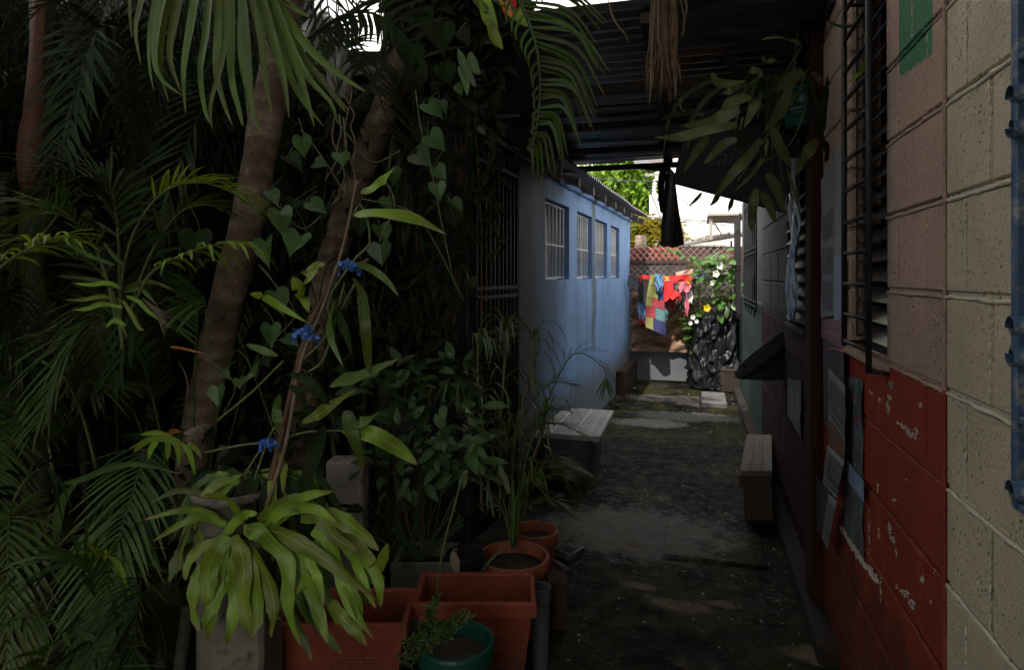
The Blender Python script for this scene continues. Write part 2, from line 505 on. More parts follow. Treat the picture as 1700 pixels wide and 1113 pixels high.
M['lid'] = mk('worn_grey_lid', (.40, .39, .37), .45, .35, 4, .3, 30, dirt=(.24, .23, .22))
M['brownbrick'] = mk('brown_block', (.04, .025, .02), .9, .4, 8, .7, 50)
M['tieblue'] = mk('blue_plastic_strip', (.03, .12, .45), .35, .35, 30, .4, 60, spec=.6)
M['bottle'] = mk('cloudy_bottle', (.42, .45, .47), .22, .15, 5, .2, 20, spec=.6)
M['bottlecap'] = mk('blue_bottle_cap', (.16, .26, .42), .4, .2, 10)
M['bag'] = mk('white_plastic_bag', (.42, .42, .43), .35, .2, 12, .8, 25, .02)
M['tin'] = mk('corrugated_tin', (.22, .22, .23), .36, .4, 3, .15, 30, metal=.6, stretch=(.5, 2, 1), dirt=(.12, .085, .06))
M['tinold'] = mk('weathered_tin', (.20, .19, .18), .6, .4, 3, .3, 30, metal=.3, dirt=(.12, .07, .045))
M['whitewall'] = mk('white_sunlit_wall', (.82, .81, .78), .85, .05, 1.2, .2, 20)
M['beigeroof'] = mk('beige_roof', (.42, .37, .30), .85, .2, 2, .3, 20)
M['brickred'] = mk('red_lattice', (.36, .085, .05), .8, .3, 10, .5, 60, dirt=(.20, .06, .045))
M['chain'] = mk('galvanised_wire', (.38, .38, .38), .4, .2, 30, .1, 50, metal=.6)
M['rail'] = mk('brown_rail', (.07, .05, .045), .6, .3, 12)
def gatepanel():
    b = NB('rusty_grey_sheet'); co = b.pos()
    n1 = b.noise(co, 3, 5, .6)
    c = b.ramp(n1, [(.3, (.11, .118, .124)), (.7, (.16, .168, .175))])
    rn = b.noise(co, 11, 6, .75)
    c = b.mix(b.ramp(rn, [(.60, 0.0), (.66, 1.0)]), c, (.14, .065, .03))
    b.bump(b.noise(co, 14, 4), .3, .006)
    return b.set(c, .6, .1, .4)
M['gatepanel'] = gatepanel()
def sackcloth():
    b = NB('brown_sheet'); co = b.pos()
    n1 = b.noise(co, 3.5, 6, .7, (1, 1, 5))
    c = b.ramp(n1, [(.3, (.10, .05, .03)), (.5, (.25, .15, .095)), (.68, (.42, .29, .20))])
    b.bump(b.noise(co, 9, 5, .7, (1, 1, 3)), .7, .02)
    return b.set(c, .9, 0, .2)
M['sheet'] = sackcloth()
M['tarp'] = mk('black_plastic_bag', (.010, .010, .012), .5, .3, 5, .2, 30, .006, spec=.45)
M['net'] = mk('black_folded_cloth', (.014, .014, .015), .85, .3, 8, .5, 60)
M['sign'] = mk('dark_banner', (.028, .026, .032), .6, .3, 2, .2, 15)
M['signtext'] = mk('grey_lettering', (.075, .075, .08), .7, .1, 10)
def cloth(name, col, rough=.85): return mk(name, col, rough, .18, 14, .3, 90, .003)
for k, c in dict(cred=(.62, .03, .03), cgrey=(.12, .13, .14), cblk=(.03, .03, .035), cblue=(.06, .09, .25), cteal=(.13, .26, .27), cind=(.05, .05, .16),
                 cyel=(.30, .31, .10), cpink=(.65, .18, .24), cbeige=(.55, .36, .28), cpur=(.15, .03, .15), colv=(.10, .13, .05), cwhite=(.7, .7, .68), cdred=(.40, .06, .07), corg=(.75, .28, .04), ccyan=(.15, .30, .50)).items():
    M[k] = cloth('cloth_' + k, c)
M['flower_y'] = mk('yellow_petal', (.85, .55, .02), .6, .1, 10)
M['flower_w'] = mk('white_petal', (.8, .8, .74), .6, .1, 10)
M['paper'] = mk('faded_paper', (.30, .31, .33), .6, .2, 9, .2, 40, stretch=(1, 1, .3))
M['paperdark'] = mk('calendar_backing', (.06, .055, .06), .6, .4, 12, .2, 40)
M['ink'] = mk('printed_ink', (.05, .05, .06), .6, .2, 10)
M['inkbrown'] = mk('printed_brown', (.16, .09, .05), .6, .5, 30)
M['inkred'] = mk('printed_red', (.55, .03, .04), .5, .1, 10)
M['inkblue'] = mk('printed_blue', (.03, .08, .42), .5, .1, 10)
M['inkpink'] = mk('printed_mauve', (.25, .12, .15), .5, .2, 6)
M['inksky'] = mk('printed_pale_blue', (.22, .30, .45), .5, .3, 6)
def printmat():
    b = NB('printed_poster'); co = b.pos()
    n = b.noise(co, 14, 6, .7, (1, 2.5, 1))
    c = b.ramp(n, [(.30, (.02, .03, .03)), (.42, (.02, .08, .095)), (.5, (.15, .17, .17)), (.58, (.07, .045, .03)), (.68, (.10, .12, .13))])
    b.bump(b.noise(co, 9, 4, .6, (1, 1, .3)), .7, .02)
    return b.set(c, .35, 0, .5)
M['poster'] = printmat()
def foil():
    b = NB('shiny_film'); co = b.pos()
    n = b.noise(co, 9, 5, .7, (1, 2.5, .5))
    c = b.ramp(n, [(.38, (.04, .045, .05)), (.5, (.45, .47, .48)), (.62, (.75, .78, .8)), (.74, (.12, .14, .1))])  # white glints of the film painted into its colour
    b.bump(b.noise(co, 16, 4, .6, (1, 1, .4)), .9, .02)
    return b.set(c, .22, .2, .6)
M['foil'] = foil()
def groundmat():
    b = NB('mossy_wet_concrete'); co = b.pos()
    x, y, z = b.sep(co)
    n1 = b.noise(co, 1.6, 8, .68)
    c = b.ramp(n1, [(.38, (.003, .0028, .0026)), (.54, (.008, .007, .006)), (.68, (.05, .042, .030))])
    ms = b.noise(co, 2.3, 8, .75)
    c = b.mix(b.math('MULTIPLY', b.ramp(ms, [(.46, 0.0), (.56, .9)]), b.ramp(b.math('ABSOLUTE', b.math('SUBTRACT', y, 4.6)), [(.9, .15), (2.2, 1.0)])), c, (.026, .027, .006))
    n2 = b.noise(co, 6.5, 8, .75, (1, 1, 1))
    c = b.mix(b.ramp(n2, [(.58, 0.0), (.66, .7)]), c, (.10, .085, .06))
    # worn trodden area with a painted wet highlight before the bench, bare cement near the gate
    for (cx, cy, rx, ry, a) in ((-.32, 3.6, .8, .55, 1.0), (-.45, 6.3, .55, .3, .9), (-.1, 6.7, .8, .35, .6), (-.4, 7.6, .6, .35, .45)):
        dx = b.math('DIVIDE', b.math('SUBTRACT', x, cx), rx); dy = b.math('DIVIDE', b.math('SUBTRACT', y, cy), ry)
        d = b.math('ADD', b.math('MULTIPLY', dx, dx), b.math('MULTIPLY', dy, dy))
        d = b.math('ADD', d, b.math('MULTIPLY', b.noise(co, 7, 8, .8), 1.6))
        c = b.mix(b.math('MULTIPLY', b.ramp(b.math('DIVIDE', d, 2.5), [(.40, 1.0), (.54, 0.0)]), a), c, (.15, .145, .135))
    scf = b.noise(co, 20, 6, .75, (1, 2.2, 1))
    dx = b.math('DIVIDE', b.math('ADD', x, .28), .85); dy = b.math('DIVIDE', b.math('SUBTRACT', y, 3.75), .75)
    fall = b.math('ADD', b.math('MULTIPLY', dx, dx), b.math('MULTIPLY', dy, dy))
    scm = b.ramp(b.math('SUBTRACT', scf, b.math('MULTIPLY', fall, .08)), [(.53, 0.0), (.60, 1.0)])
    c = b.mix(b.math('MULTIPLY', scm, .75), c, (.26, .25, .23))
    scm2 = b.ramp(b.noise(co, 19, 6, .8, (1, 2.6, 1)), [(.60, 0.0), (.66, 1.0)])
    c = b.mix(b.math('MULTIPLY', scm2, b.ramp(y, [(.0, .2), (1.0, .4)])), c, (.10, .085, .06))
    for (px_, py_, rx, ry) in ((1130, 1005, .22, .10), (1345, 1088, .16, .09), (1060, 972, .14, .06), (1200, 1000, .12, .06), (1050, 905, .1, .05)):
        g_ = onZ(px_, py_, 0)
        dx = b.math('DIVIDE', b.math('SUBTRACT', x, g_.x), rx); dy = b.math('DIVIDE', b.math('SUBTRACT', y, g_.y), ry)
        d = b.math('ADD', b.math('ADD', b.math('MULTIPLY', dx, dx), b.math('MULTIPLY', dy, dy)), b.math('MULTIPLY', b.noise(co, 13, 8, .8), 2.2))
        c = b.mix(b.math('MULTIPLY', b.ramp(b.math('DIVIDE', d, 2.5), [(.50, 1.0), (.64, 0.0)]), .8), c, (.15, .12, .08))
    n3 = b.noise(co, 45, 3, .7)
    c = b.mix(b.ramp(n3, [(.69, 0.0), (.72, .9)]), c, (.30, .28, .24))
    n4 = b.noise(co, 11, 7, .75)
    b.bump(b.math('ADD', n4, b.math('MULTIPLY', b.noise(co, 55, 4, .7), .5)), .9, .014)
    return b.set(c, b.ramp(n4, [(.40, .6), (.6, .9)]), 0, .14)
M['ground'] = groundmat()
M['earth'] = mk('leafy_earth', (.04, .032, .02), .95, .5, 5, 1, 30, .03)
M['slab'] = mk('concrete_cover', (.13, .125, .12), .85, .35, 5, .7, 50, .006)
M['slabd'] = mk('stained_concrete_cover', (.055, .05, .043), .8, .4, 5, .7, 50, .006)
# ================================================================ SETTING
structure(MB().grid(lambda u, v: (-60 + 120 * u, -40 + 160 * v, -.06), 8, 8), 'ground', M['earth'])
def path_z(x, y):
    return .014 * noise.noise(V((x * 2.1, y * 2.1, 0))) + .006 * noise.noise(V((x * 9, y * 9, 3))) - .004
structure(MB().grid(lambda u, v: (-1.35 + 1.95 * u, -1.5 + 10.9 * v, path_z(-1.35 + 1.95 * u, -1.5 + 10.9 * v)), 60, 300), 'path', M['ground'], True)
structure(MB().grid(lambda u, v: (-4.2 + 2.9 * u, -1.5 + 6 * v, .015 + .03 * noise.noise(V((u * 9, v * 14, 1)))), 40, 60), 'planting_bed', M['earth'], True)
structure(MB().grid(lambda u, v: (-6 + 12 * u, 9.4 + 10 * v, .0), 4, 4), 'yard', M['earth'])
# kerb at the foot of the block wall
structure(MB().bbox((.425, 2.55, -.03), (.515, 8.6, .07), .012), 'kerb', mk('dark_stained_kerb', (.022, .016, .012), .9, .5, 9, .8, 50, .006))
# cover slabs let into the path
a = onZ(1100, 925, 0); b = onZ(1262, 893, 0)
pth = D.objects['path']
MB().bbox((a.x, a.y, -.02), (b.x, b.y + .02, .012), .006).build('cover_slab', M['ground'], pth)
a = onZ(1165, 676, 0); b = onZ(1203, 659, 0)
MB().bbox((a.x, a.y, -.02), (b.x, b.y, .05), .008).build('cover_slab', M['slab'], pth)
a = onZ(1122, 674, 0); b = onZ(1164, 660, 0)
MB().bbox((a.x, a.y, -.02), (b.x - .02, b.y, .010), .004).build('cover_slab', M['slabd'], pth)
# small stones and flakes lying about
mb = MB()
for _ in range(260):
    y = R.uniform(.9, 8.2); x = R.uniform(-1.05, .42); s = R.uniform(.002, .007) * (1 + y * .12); z = path_z(x, y)
    c = V((x, y, z + s * .3)); a = R.random() * 6
    pts = [c + V((math.cos(a + k * 1.57) * s * R.uniform(.6, 1.4), math.sin(a + k * 1.57) * s * R.uniform(.6, 1.4), 0)) for k in range(4)]
    t = c + V((0, 0, s * R.uniform(.3, .9)))
    mb.add([*pts, t], [(0, 1, 4), (1, 2, 4), (2, 3, 4), (3, 0, 4)])
mb.top('pebbles', M['whiteconc'], 'small pale stone chips scattered over the dark path', 'pebbles', kind='stuff')
mb = MB()
for _ in range(160):
    y = R.uniform(.9, 6.5); x = R.choice((R.uniform(.3, .42), R.uniform(-1.1, .4))); z = path_z(x, y) + .004
    a = R.random() * 6; L = R.uniform(.012, .035); d = V((math.cos(a), math.sin(a), R.uniform(0, .3)))
    c = V((x, y, z)); mb.ribbon([c, c + d * L * .5, c + d * L + V((0, 0, .004))], L * .4, (0, 0, 1))
mb.top('fallen_leaves', M['dry'], 'tiny dry leaves fallen on the path', 'leaves', kind='stuff')

# ================================================================ RIGHT: BLOCK HOUSE
W = .4987
house = thing('block_house', 'painted concrete block house with tan, pink and red walls along the path', 'house', (W + .1, 2, 0))
# core behind the blocks (mortar plane is 7 mm behind the block faces)
def core(y0, y1, z0, z1, mat, x=W + .007, th=.13, name='wall'):
    return MB().box((x, y0, z0), (x + th, y1, z1)).build(name, mat, house)
YS, YW0, YW1, YE = 1.532, 1.964, 2.43, 2.874      # seam, window near edge, window far edge, end of the red wall
core(-3, YS, -.06, 2.62, M['mortar'])
core(YS, YW0, 1.18, 2.62, M['pink'])
core(YS, YW0, -.06, 1.178, M['mortarred'])
core(YW0, YE, -.06, 1.15, M['mortarred'])
core(YW1, YE, 1.15, 2.62, M['pink'])
core(YW0, YW1, 2.40, 2.62, M['pink'])
cache = {}
def block(y0, y1, z0, z1, mat, x=W, mark=True, par=None):
    L = round(y1 - y0, 3); H = round(z1 - z0, 3); key = (L, H, mat.name, mark)
    if key not in cache:
        c = .004; rd = .0035
        ys = [-L / 2, -L / 2 + c]
        xs = [c, 0]
        if False:
            pass
        ys += [L / 2 - c, L / 2]; xs += [0, c]
        vs = []
        zz = [-H / 2, -H / 2 + c, H / 2 - c, H / 2]
        for j, z in enumerate(zz):
            for yy, xx in zip(ys, xs):
                vs.append((xx + (c if j in (0, 3) else 0), yy, z))
        n = len(ys)
        fs = [(j * n + i, (j + 1) * n + i, (j + 1) * n + i + 1, j * n + i + 1) for j in range(3) for i in range(n - 1)]
        o = len(vs)
        vs += [(.02, ys[0], zz[0]), (.02, ys[-1], zz[0]), (.02, ys[-1], zz[3]), (.02, ys[0], zz[3])]
        fs += [tuple([o, o + 1] + [i for i in range(n - 1, -1, -1)]), tuple([o + 3] + [3 * n + i for i in range(n)] + [o + 2]),
               (o, 0, n, 2 * n, 3 * n, o + 3), (o + 1, o + 2, 4 * n - 1, 3 * n - 1, 2 * n - 1, n - 1)]
        cache[key] = MB().add(vs, fs).mesh('block', mat)
    jx = R.uniform(-.0012, .0012)
    return link('block', cache[key], par or house, Matrix.Translation(((x + jx), (y0 + y1) / 2, (z0 + z1) / 2)) @ Matrix.Rotation(R.uniform(-.003, .003), 4, 'Z'))
ZK = [-.02 + .2 * k for k in range(14)]
J = .014
for k in range(13):
    z0, z1 = ZK[k] + J * .5, ZK[k + 1] - J * .5
    off = (k % 2) * .1
    # tan wall nearest: blocks walk back towards the camera from the seam
    y = YS - .004
    first = .215 + off * 1.0
    y0 = y - first
    block(y0, y, z0, z1, M['tan'], mark=False)
    y = y0
    while y > -.75:
        y0 = y - .43
        block(y0, y - .004, z0, z1, M['tan'])
        y = y0
    up = z0 > 1.17
    m = M['pink'] if up else (M['red'] if z0 > .35 else M['redlow'])
    if k % 2 == 0:
        block(YS + .004, YW0, z0, z1, m)
    else:
        block(YS + .004, YS + .115, z0, z1, m, mark=False); block(YS + .118, YW0, z0, z1, m)
    if not up:
        block(YW0 + .004, YW0 + .43, z0, z1 if k < 5 else 1.15, m); block(YW0 + .434, YE, z0, z1 if k < 5 else 1.15, m)
    elif YW1:
        block(YW1 + .002, YE, z0, z1, M['pink'])
# broken mortar ridges on each block, rubbed tone and caught light in their colour
for (mat_, y0_, y1_, zlo, zhi) in ((M['ridgetan'], .2, YS - .02, 0, 2.6), (M['ridgepink'], YS + .02, YW0 - .02, 1.19, 2.6), (M['ridgered'], YS + .02, YE - .05, 0, 1.17)):
    mb = MB()
    for k in range(13):
        za, zb_ = ZK[k] + .012, ZK[k + 1] - .012
        if za < zlo - .05 or zb_ > zhi + .05: continue
        y = YS + ((.108 if k % 2 else .215) if mat_ is not M['ridgetan'] else (-.11 if k % 2 else -.215)) * 1.0
        while y0_ <= y <= y1_:
            z = za; jy = R.uniform(-.004, .004)
            while z < zb_:
                L = R.uniform(.004, .03); r_ = R.uniform(.0012, .0028)
                zc_ = min(z + L, zb_)
                mb.tube([V((W - .0004, y + jy + R.uniform(-.0012, .0012), z)), V((W - .0006, y + jy + R.uniform(-.0012, .0012), (z + zc_) / 2)), V((W - .0004, y + jy, zc_))], [r_ * .5, r_, r_ * .5], 5)
                z = zc_ + R.uniform(.0, .006)
            y += .215 if mat_ is not M['ridgetan'] else -.215
    mb.build('ridge', mat_, house, True, kind='stuff')
# raised painted seam between tan and pink
mb = MB()
pts = [V((W - .001, YS + R.uniform(-.0015, .0015), z)) for z in [(-.02 + .05 * i) for i in range(53)]]
mb.tube([p for p in pts if p.z <= 1.18], .0045, 6).build('seam', M['mortarred'], house)
MB().tube([p for p in pts if p.z > 1.17], .0045, 6).build('seam', M['pink'], house)
# rough mortar lips along the bed joints
for z in ZK[1:13]:
    for (ya, yb) in ((-.6, YS - .004), (YS + .004, YW0 if z > 1.2 else YE)):
        red = ya > 1 and z < 1.17
        mb = MB(); n = int((yb - ya) / .03)
        mb.tube([V((W + .002 + R.uniform(-.0015, .0012), ya + (yb - ya) * i / n, z - .0045 + R.uniform(-.002, .002))) for i in range(n + 1)], [R.uniform(.0035, .0066) for i in range(n + 1)], 6)
        mb.build('bed_joint', M['mortarred'] if red else (M['pink'] if ya > 1 else M['mortar']), house, True)
# patch of green paint
q = [onX(px, py, W - .0008) for px, py in ((1493, 0), (1549, 0), (1550, 66), (1549, 84), (1541, 90), (1535, 88), (1528, 100), (1517, 108), (1514, 118), (1502, 126), (1492, 134))]
q = [onX(1493, -200, W - .0008), onX(1549, -215, W - .0008)] + q[2:]

# bare chips in the red paint
chips = [((1478, 640), 11, 16), ((1477, 660), 8, 12), ((1474, 676), 8, 22), ((1461, 666), 8, 10), ((1527, 672), 11, 12), ((1446, 652), 9, 8), ((1499, 708), 26, 10), ((1512, 722), 22, 12), ((1520, 716), 9, 14),
         ((1477, 880), 8, 26), ((1482, 896), 10, 14), ((1503, 985), 18, 16), ((1514, 1004), 14, 18), ((1531, 962), 8, 16), ((1489, 975), 7, 7), ((1462, 985), 3, 60), ((1459, 890), 3, 36), ((1443, 880), 2.4, 100), ((1488, 918), 3, 20), ((1551, 950), 4, 9), ((1485, 830), 5, 9), ((1458, 812), 3, 18), ((1505, 796), 3, 5), ((1545, 1000), 3, 6), ((1453, 960), 8, 20), ((1446, 948), 8, 18)]
mb = MB()
for (cx, cy), ww, hh in chips:
    for rep in range(max(5, int(ww * hh / 9))):
        rr = math.sqrt(R.random()); aa = R.random() * 2 * PI
        ox = rr * math.cos(aa) * ww * .42; oy = rr * math.sin(aa) * hh * .42 + ox * .5
        sx = R.uniform(.5, 2.0) if ww > 5 else ww * R.uniform(.3, .55); sy = R.uniform(1.0, 3.6) if hh > 8 else R.uniform(.8, 1.8)
        n = 7; pts = []
        for i in range(n):
            a = 2 * PI * i / n; k = R.uniform(.45, 1.25)
            pts.append(onX(cx + ox + math.cos(a) * sx * k, cy + oy + math.sin(a) * sy * k, W - .0022))
        mb.poly(pts)
mb.build('paint_chip', M['chip'], house, kind='stuff')
# ragged torn edge under the posters
mb = MB()
edge = [(1397, 877), (1404, 890), (1414, 905), (1425, 925), (1436, 938), (1447, 955), (1457, 966)]
for i in range(len(edge) - 1):
    for j in range(9):
        t = j / 9; x = R.uniform(-2.5, 2.5) + edge[i][0] + (edge[i + 1][0] - edge[i][0]) * t; y = edge[i][1] + (edge[i + 1][1] - edge[i][1]) * t
        pts = [onX(x + math.cos(a) * R.uniform(1, 3.5), y + math.sin(a) * R.uniform(1.5, 7), W - .003 - .0001 * j) for a in [k * 1.05 for k in range(6)]]
        mb.poly(pts, (-.001, 0, 0))
mb.build('torn_paper_edge', M['chip'], house, kind='stuff')

# ---- louvred window with ladder grille
win = MB().box((W + .05, YW0 + .003, 1.178), (W + .062, YW1 - .003, 1.21)).box((W + .05, YW0 + .003, 1.21), (W + .062, YW0 + .02, 2.397)).box((W + .05, YW1 - .02, 1.21), (W + .062, YW1 - .003, 2.397)).build('window', M['black'], house)
MB().box((W + .1, YW0 + .003, 1.18), (W + .105, YW1 - .003, 2.39)).build('dark_interior', M['void'], win)
MB().bbox((W - .012, YW0 - .03, 1.152), (W + .05, YW1 + .03, 1.176), .005).build('window_sill', M['pink'], house)
sl_m = MB().box((-.002, -.205, -.038), (.002, .205, .038)).mesh('slat', M['glassdark'])
for i in range(19):
    z = 1.245 + i * .0625
    link('slat', sl_m, win, Matrix.Translation((W + .048, (YW0 + YW1) / 2, z)) @ Matrix.Rotation(math.radians(38), 4, 'Y'))
mb = MB()
for i in range(19):
    z = 1.245 + i * .0625
    mb.box((W + .02, YW1 - .035, z - .03), (W + .026, YW1 - .022, z + .03))
mb.build('louvre_clip', M['black'], win)
# rough jamb blocks
for k in range(6, 12):
    MB().bbox((W + .002, YW1 - .014, ZK[k] + .008), (W + .05, YW1 + .002, ZK[k + 1] - .004), .006).build('jamb_block', M['pink'], house)
gx = .448
gr = MB().tube([V((gx, 1.935, 1.155)), V((gx, 1.935, 2.42))], .0085, 8).build('window_grille', M['black'], house, True)
MB().tube([V((gx, 2.235, 1.20)), V((gx, 2.235, 2.35))], .0085, 8).build('bar', M['black'], gr, True)
MB().tube([V((gx, 1.935, 1.16)), V((W + .01, 1.935, 1.155))], .006, 6).build('bar', M['black'], gr, True)
for z in (1.215, 1.30, 1.395, 1.49, 1.585, 1.685, 1.78, 1.875, 1.97, 2.06, 2.16, 2.25):
    MB().tube([V((gx, 1.94, z)), V((gx, 2.235, z))], .0068, 6).build('bar', M['black'], gr, True)
for z in (2.28, 1.21):
    MB().tube([V((gx, 2.235, z)), V((W + .01, 2.26, z))], .006, 6).build('bar', M['black'], gr, True)

# ---- pilaster, second wall section, doorways
MB().bbox((.452, YE + .002, -.03), (.60, 3.02, 2.6), .008).build('pilaster', M['darkred'], house)
YP = 3.02
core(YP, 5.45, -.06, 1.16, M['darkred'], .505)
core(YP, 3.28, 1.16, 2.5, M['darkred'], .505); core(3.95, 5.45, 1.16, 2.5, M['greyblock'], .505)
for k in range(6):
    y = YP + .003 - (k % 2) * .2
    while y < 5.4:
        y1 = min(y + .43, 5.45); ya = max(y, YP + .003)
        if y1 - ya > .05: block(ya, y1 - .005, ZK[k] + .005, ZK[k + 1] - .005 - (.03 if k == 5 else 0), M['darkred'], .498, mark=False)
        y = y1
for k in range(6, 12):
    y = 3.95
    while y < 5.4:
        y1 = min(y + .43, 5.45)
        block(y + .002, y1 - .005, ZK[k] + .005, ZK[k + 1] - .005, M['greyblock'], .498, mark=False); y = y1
w2 = MB().box((.56, 3.285, 1.16), (.565, 3.945, 2.4)).build('window', M['void'], house)
sl2 = MB().box((-.002, -.32, -.042), (.002, .32, .042)).mesh('slat', mk('grey_louvre_glass', (.04, .04, .042), .6, .2, 3))
for i in range(17):
    link('slat', sl2, w2, Matrix.Translation((.515, 3.615, 1.215 + i * .068)) @ Matrix.Rotation(math.radians(42), 4, 'Y'))
MB().bbox((.48, 3.27, 1.13), (.55, 3.96, 1.158), .004).build('window_sill', M['greyblock'], house)
# third section: grey block with black grilles, pale green below
core(5.45, 8.75, -.06, .62, M['palegreen'], .50)
core(5.45, 8.75, 1.18, 2.35, M['greyblock'], .56); core(5.45, 8.75, .62, 1.18, M['palegreen'], .50)
g = MB().box((.462, 5.60, 1.16), (.475, 5.62, 2.2)).build('window_grille', M['black'], house)
for i in range(9):
    MB().tube([V((.468, 5.60 + i * .17, 1.12 - (.05 if i % 2 else 0))), V((.468, 5.60 + i * .17, 2.2))], .007, 5).build('bar', M['black'], g)
for z in (1.16, 1.2, 1.62, 1.66, 2.1):
    MB().tube([V((.468, 5.58, z)), V((.468, 7.0, z))], .006, 5).build('bar', M['black'], g)
g = MB().box((.442, 7.30, .98), (.455, 7.32, 2.1)).build('window_grille', M['black'], house)
for i in range(8):
    MB().tube([V((.448, 7.30 + i * .15, .95)), V((.448, 7.30 + i * .15, 2.1))], .008, 5).build('bar', M['black'], g)
for z in (1.0, 1.5, 1.54, 1.95):
    MB().tube([V((.448, 7.28, z)), V((.448, 8.4, z))], .007, 5).build('bar', M['black'], g)
# lean-to eave seen beyond the far grille
MB().box((.14, 8.9, 2.22), (.62, 10.2, 2.25)).box((.16, 8.95, 1.9), (.2, 9.0, 2.22)).build('eave', M['beigeroof'], house)
# blue scrolled door grille at the near end of the tan wall
bd = thing('scroll_grille', 'blue iron scrollwork grille with chipped paint at the edge of the tan wall', 'grille', (.45, 1.15, 0))
def bx(px, py, x=.455): return onX(px, py, x)
y_g = bx(1688, 400).y
MB().bbox((.448, y_g - .014, bx(1688, 845).z), (.462, y_g + .004, 2.45), .003).build('upright', M['blueiron'], bd)
def scroll(cy, rr, d=1):
    pts = []
    cz = bx(1695, cy).z
    for i in range(22):
        a = i / 21 * 3.6 * PI * .62; r_ = rr * (1 - i / 26)
        pts.append(V((.443, y_g - .022 - rr * .6 + r_ * math.cos(a) * .9, cz + d * r_ * math.sin(a))))
    mb = MB()
    mb.grid(lambda u, v: pts[min(int(u * 21 + .5), 21)] + V((-.009 + .018 * v, 0, 0)), 21, 1)
    mb.grid(lambda u, v: pts[min(int(u * 21 + .5), 21)] * 1.0 + V((.009 - .018 * v, .0022, .0022)), 21, 1)
    mb.build('scroll', M['blueiron'], bd)
for cy, d in ((165, 1), (215, -1), (545, 1), (590, -1), (835 - 20, 1)):
    scroll(cy, .019, d)
for z in (bx(1690, 695).z, bx(1690, 850).z + .01, bx(1690, 100).z):
    MB().bbox((.449, y_g - .5, z - .006), (.461, y_g - .015, z + .006), .002).build('cross_bar', M['blueiron'], bd)
for i in range(1, 5):
    MB().tube([V((.455, y_g - .1 * i, .66)), V((.455, y_g - .1 * i, 2.45))], .006, 6).build('bar', M['blueiron'], bd)

# ---- posters
def sheet(pxs, X, name, mat, par, th=.0012, n=(6, 10), wav=.006):
    """quad poster given 4 pixel corners (tl, tr, br, bl) on plane X, slightly buckled"""
    c = [onX(px, py, X) for px, py in pxs]
    def fn(u, v):
        p = (c[0].lerp(c[1], u)).lerp(c[3].lerp(c[2], u), v)
        return p + V((-abs(noise.noise(V((u * 3 + X * 50, v * 4, px_seed[0])))) * wav, 0, 0))
    px_seed[0] += 1.7
    mb = MB().grid(fn, *n)
    return mb.build(name, mat, par)
px_seed = [0.0]
def stripes(par, pxs, X, rows, cols, name, mat, k=.55, hh=.5):
    """columns of small printed marks within a pixel quad"""
    c = [onX(px, py, X) for px, py in pxs]
    mb = MB()
    for r_ in range(rows):
        for q in range(cols):
            u0 = (q + .2) / cols; u1 = u0 + k / cols; v0 = (r_ + .2) / rows; v1 = v0 + hh / rows
            f = lambda u, v: (c[0].lerp(c[1], u)).lerp(c[3].lerp(c[2], u), v)
            mb.add([f(u0, v0), f(u1, v0), f(u1, v1), f(u0, v1)], [(0, 1, 2, 3)])
    return mb.build(name, mat, par, kind='stuff')
ps = thing('wall_poster', 'tall pale blue and mauve printed sheet beside the black ladder grille', 'poster', onX(1385, 600, W - .01))
sheet([(1364, 300), (1399, 235), (1399, 520), (1364, 528)], W - .012, 'paper', M['paper'], ps)
sheet([(1385, 425), (1399, 425), (1399, 533), (1385, 530)], W - .019, 'print', M['inksky'], ps, wav=.002)
sheet([(1364, 528), (1399, 533), (1399, 584), (1364, 560)], W - .012, 'print', M['inkpink'], ps)
stripes(ps, [(1366, 350), (1382, 330), (1382, 520), (1366, 510)], W - .0195, 3, 4, 'printed_column', M['ink'], .4, .8)
cal = thing('calendar', 'hanging calendar with three curled pages of dates on the red wall', 'calendar', onX(1385, 900, W - .03))
sheet([(1366, 560), (1401, 584), (1403, 780), (1368, 700)], .478, 'backing', M['paperdark'], cal, wav=.003)
def page(q, X):
    o = sheet(q, X, 'page', M['paper'], cal, wav=.004)
    a, b_, c_, d_ = q
    L = lambda p, r_, t: (p[0] + (r_[0] - p[0]) * t, p[1] + (r_[1] - p[1]) * t)
    stripes(o, [L(a, d_, .05), L(b_, c_, .05), L(b_, c_, .62), L(a, d_, .62)], X - .0055, 1, 7, 'printed_column', M['ink'], .35, 1)
    stripes(o, [L(a, d_, .68), L(b_, c_, .68), L(b_, c_, .96), L(a, d_, .96)], X - .0055, 2, 7, 'printed_row', M['ink'], .55, .65)
page([(1376, 610), (1403, 640), (1404, 733), (1376, 695)], .470)
page([(1374, 738), (1402, 765), (1389, 829), (1366, 802)], .462)
page([(1376, 820), (1389, 832), (1374, 913), (1365, 892)], .456)
sheet([(1376, 697), (1404, 735), (1402, 764), (1376, 737)], .468, 'picture', M['inkbrown'], cal, wav=.003)
sheet([(1356, 790), (1378, 815), (1366, 892), (1356, 880)], .474, 'picture', M['paperdark'], cal, wav=.003)
MB().tube([onX(1372, 583, .46), onX(1380, 579, .455), onX(1388, 580, .455), onX(1402, 585, .45)], .0018, 5).build('cord', M['inkred'], cal)
pp = thing('torn_poster', 'crumpled teal and grey torn drink poster pasted on the red wall', 'poster', onX(1420, 900, W))
sheet([(1406, 622), (1433, 632), (1435, 930), (1405, 880)], W - .0035, 'paper', M['poster'], pp, n=(10, 40), wav=.016)
def disc(px, py, r_, mat, part, a0=0, a1=2 * PI):
    c = onX(px, py, W - .02)
    pts = [c] + [c + V((0, math.cos(a0 + (a1 - a0) * i / 14) * r_, math.sin(a0 + (a1 - a0) * i / 14) * r_)) for i in range(15)]
    MB().poly(pts).build(part, mat, pp)
disc(1424, 703, .017, M['inkred'], 'emblem', 0.2, 3.0); disc(1424, 704, .017, M['inkblue'], 'emblem', 3.5, 6.0)
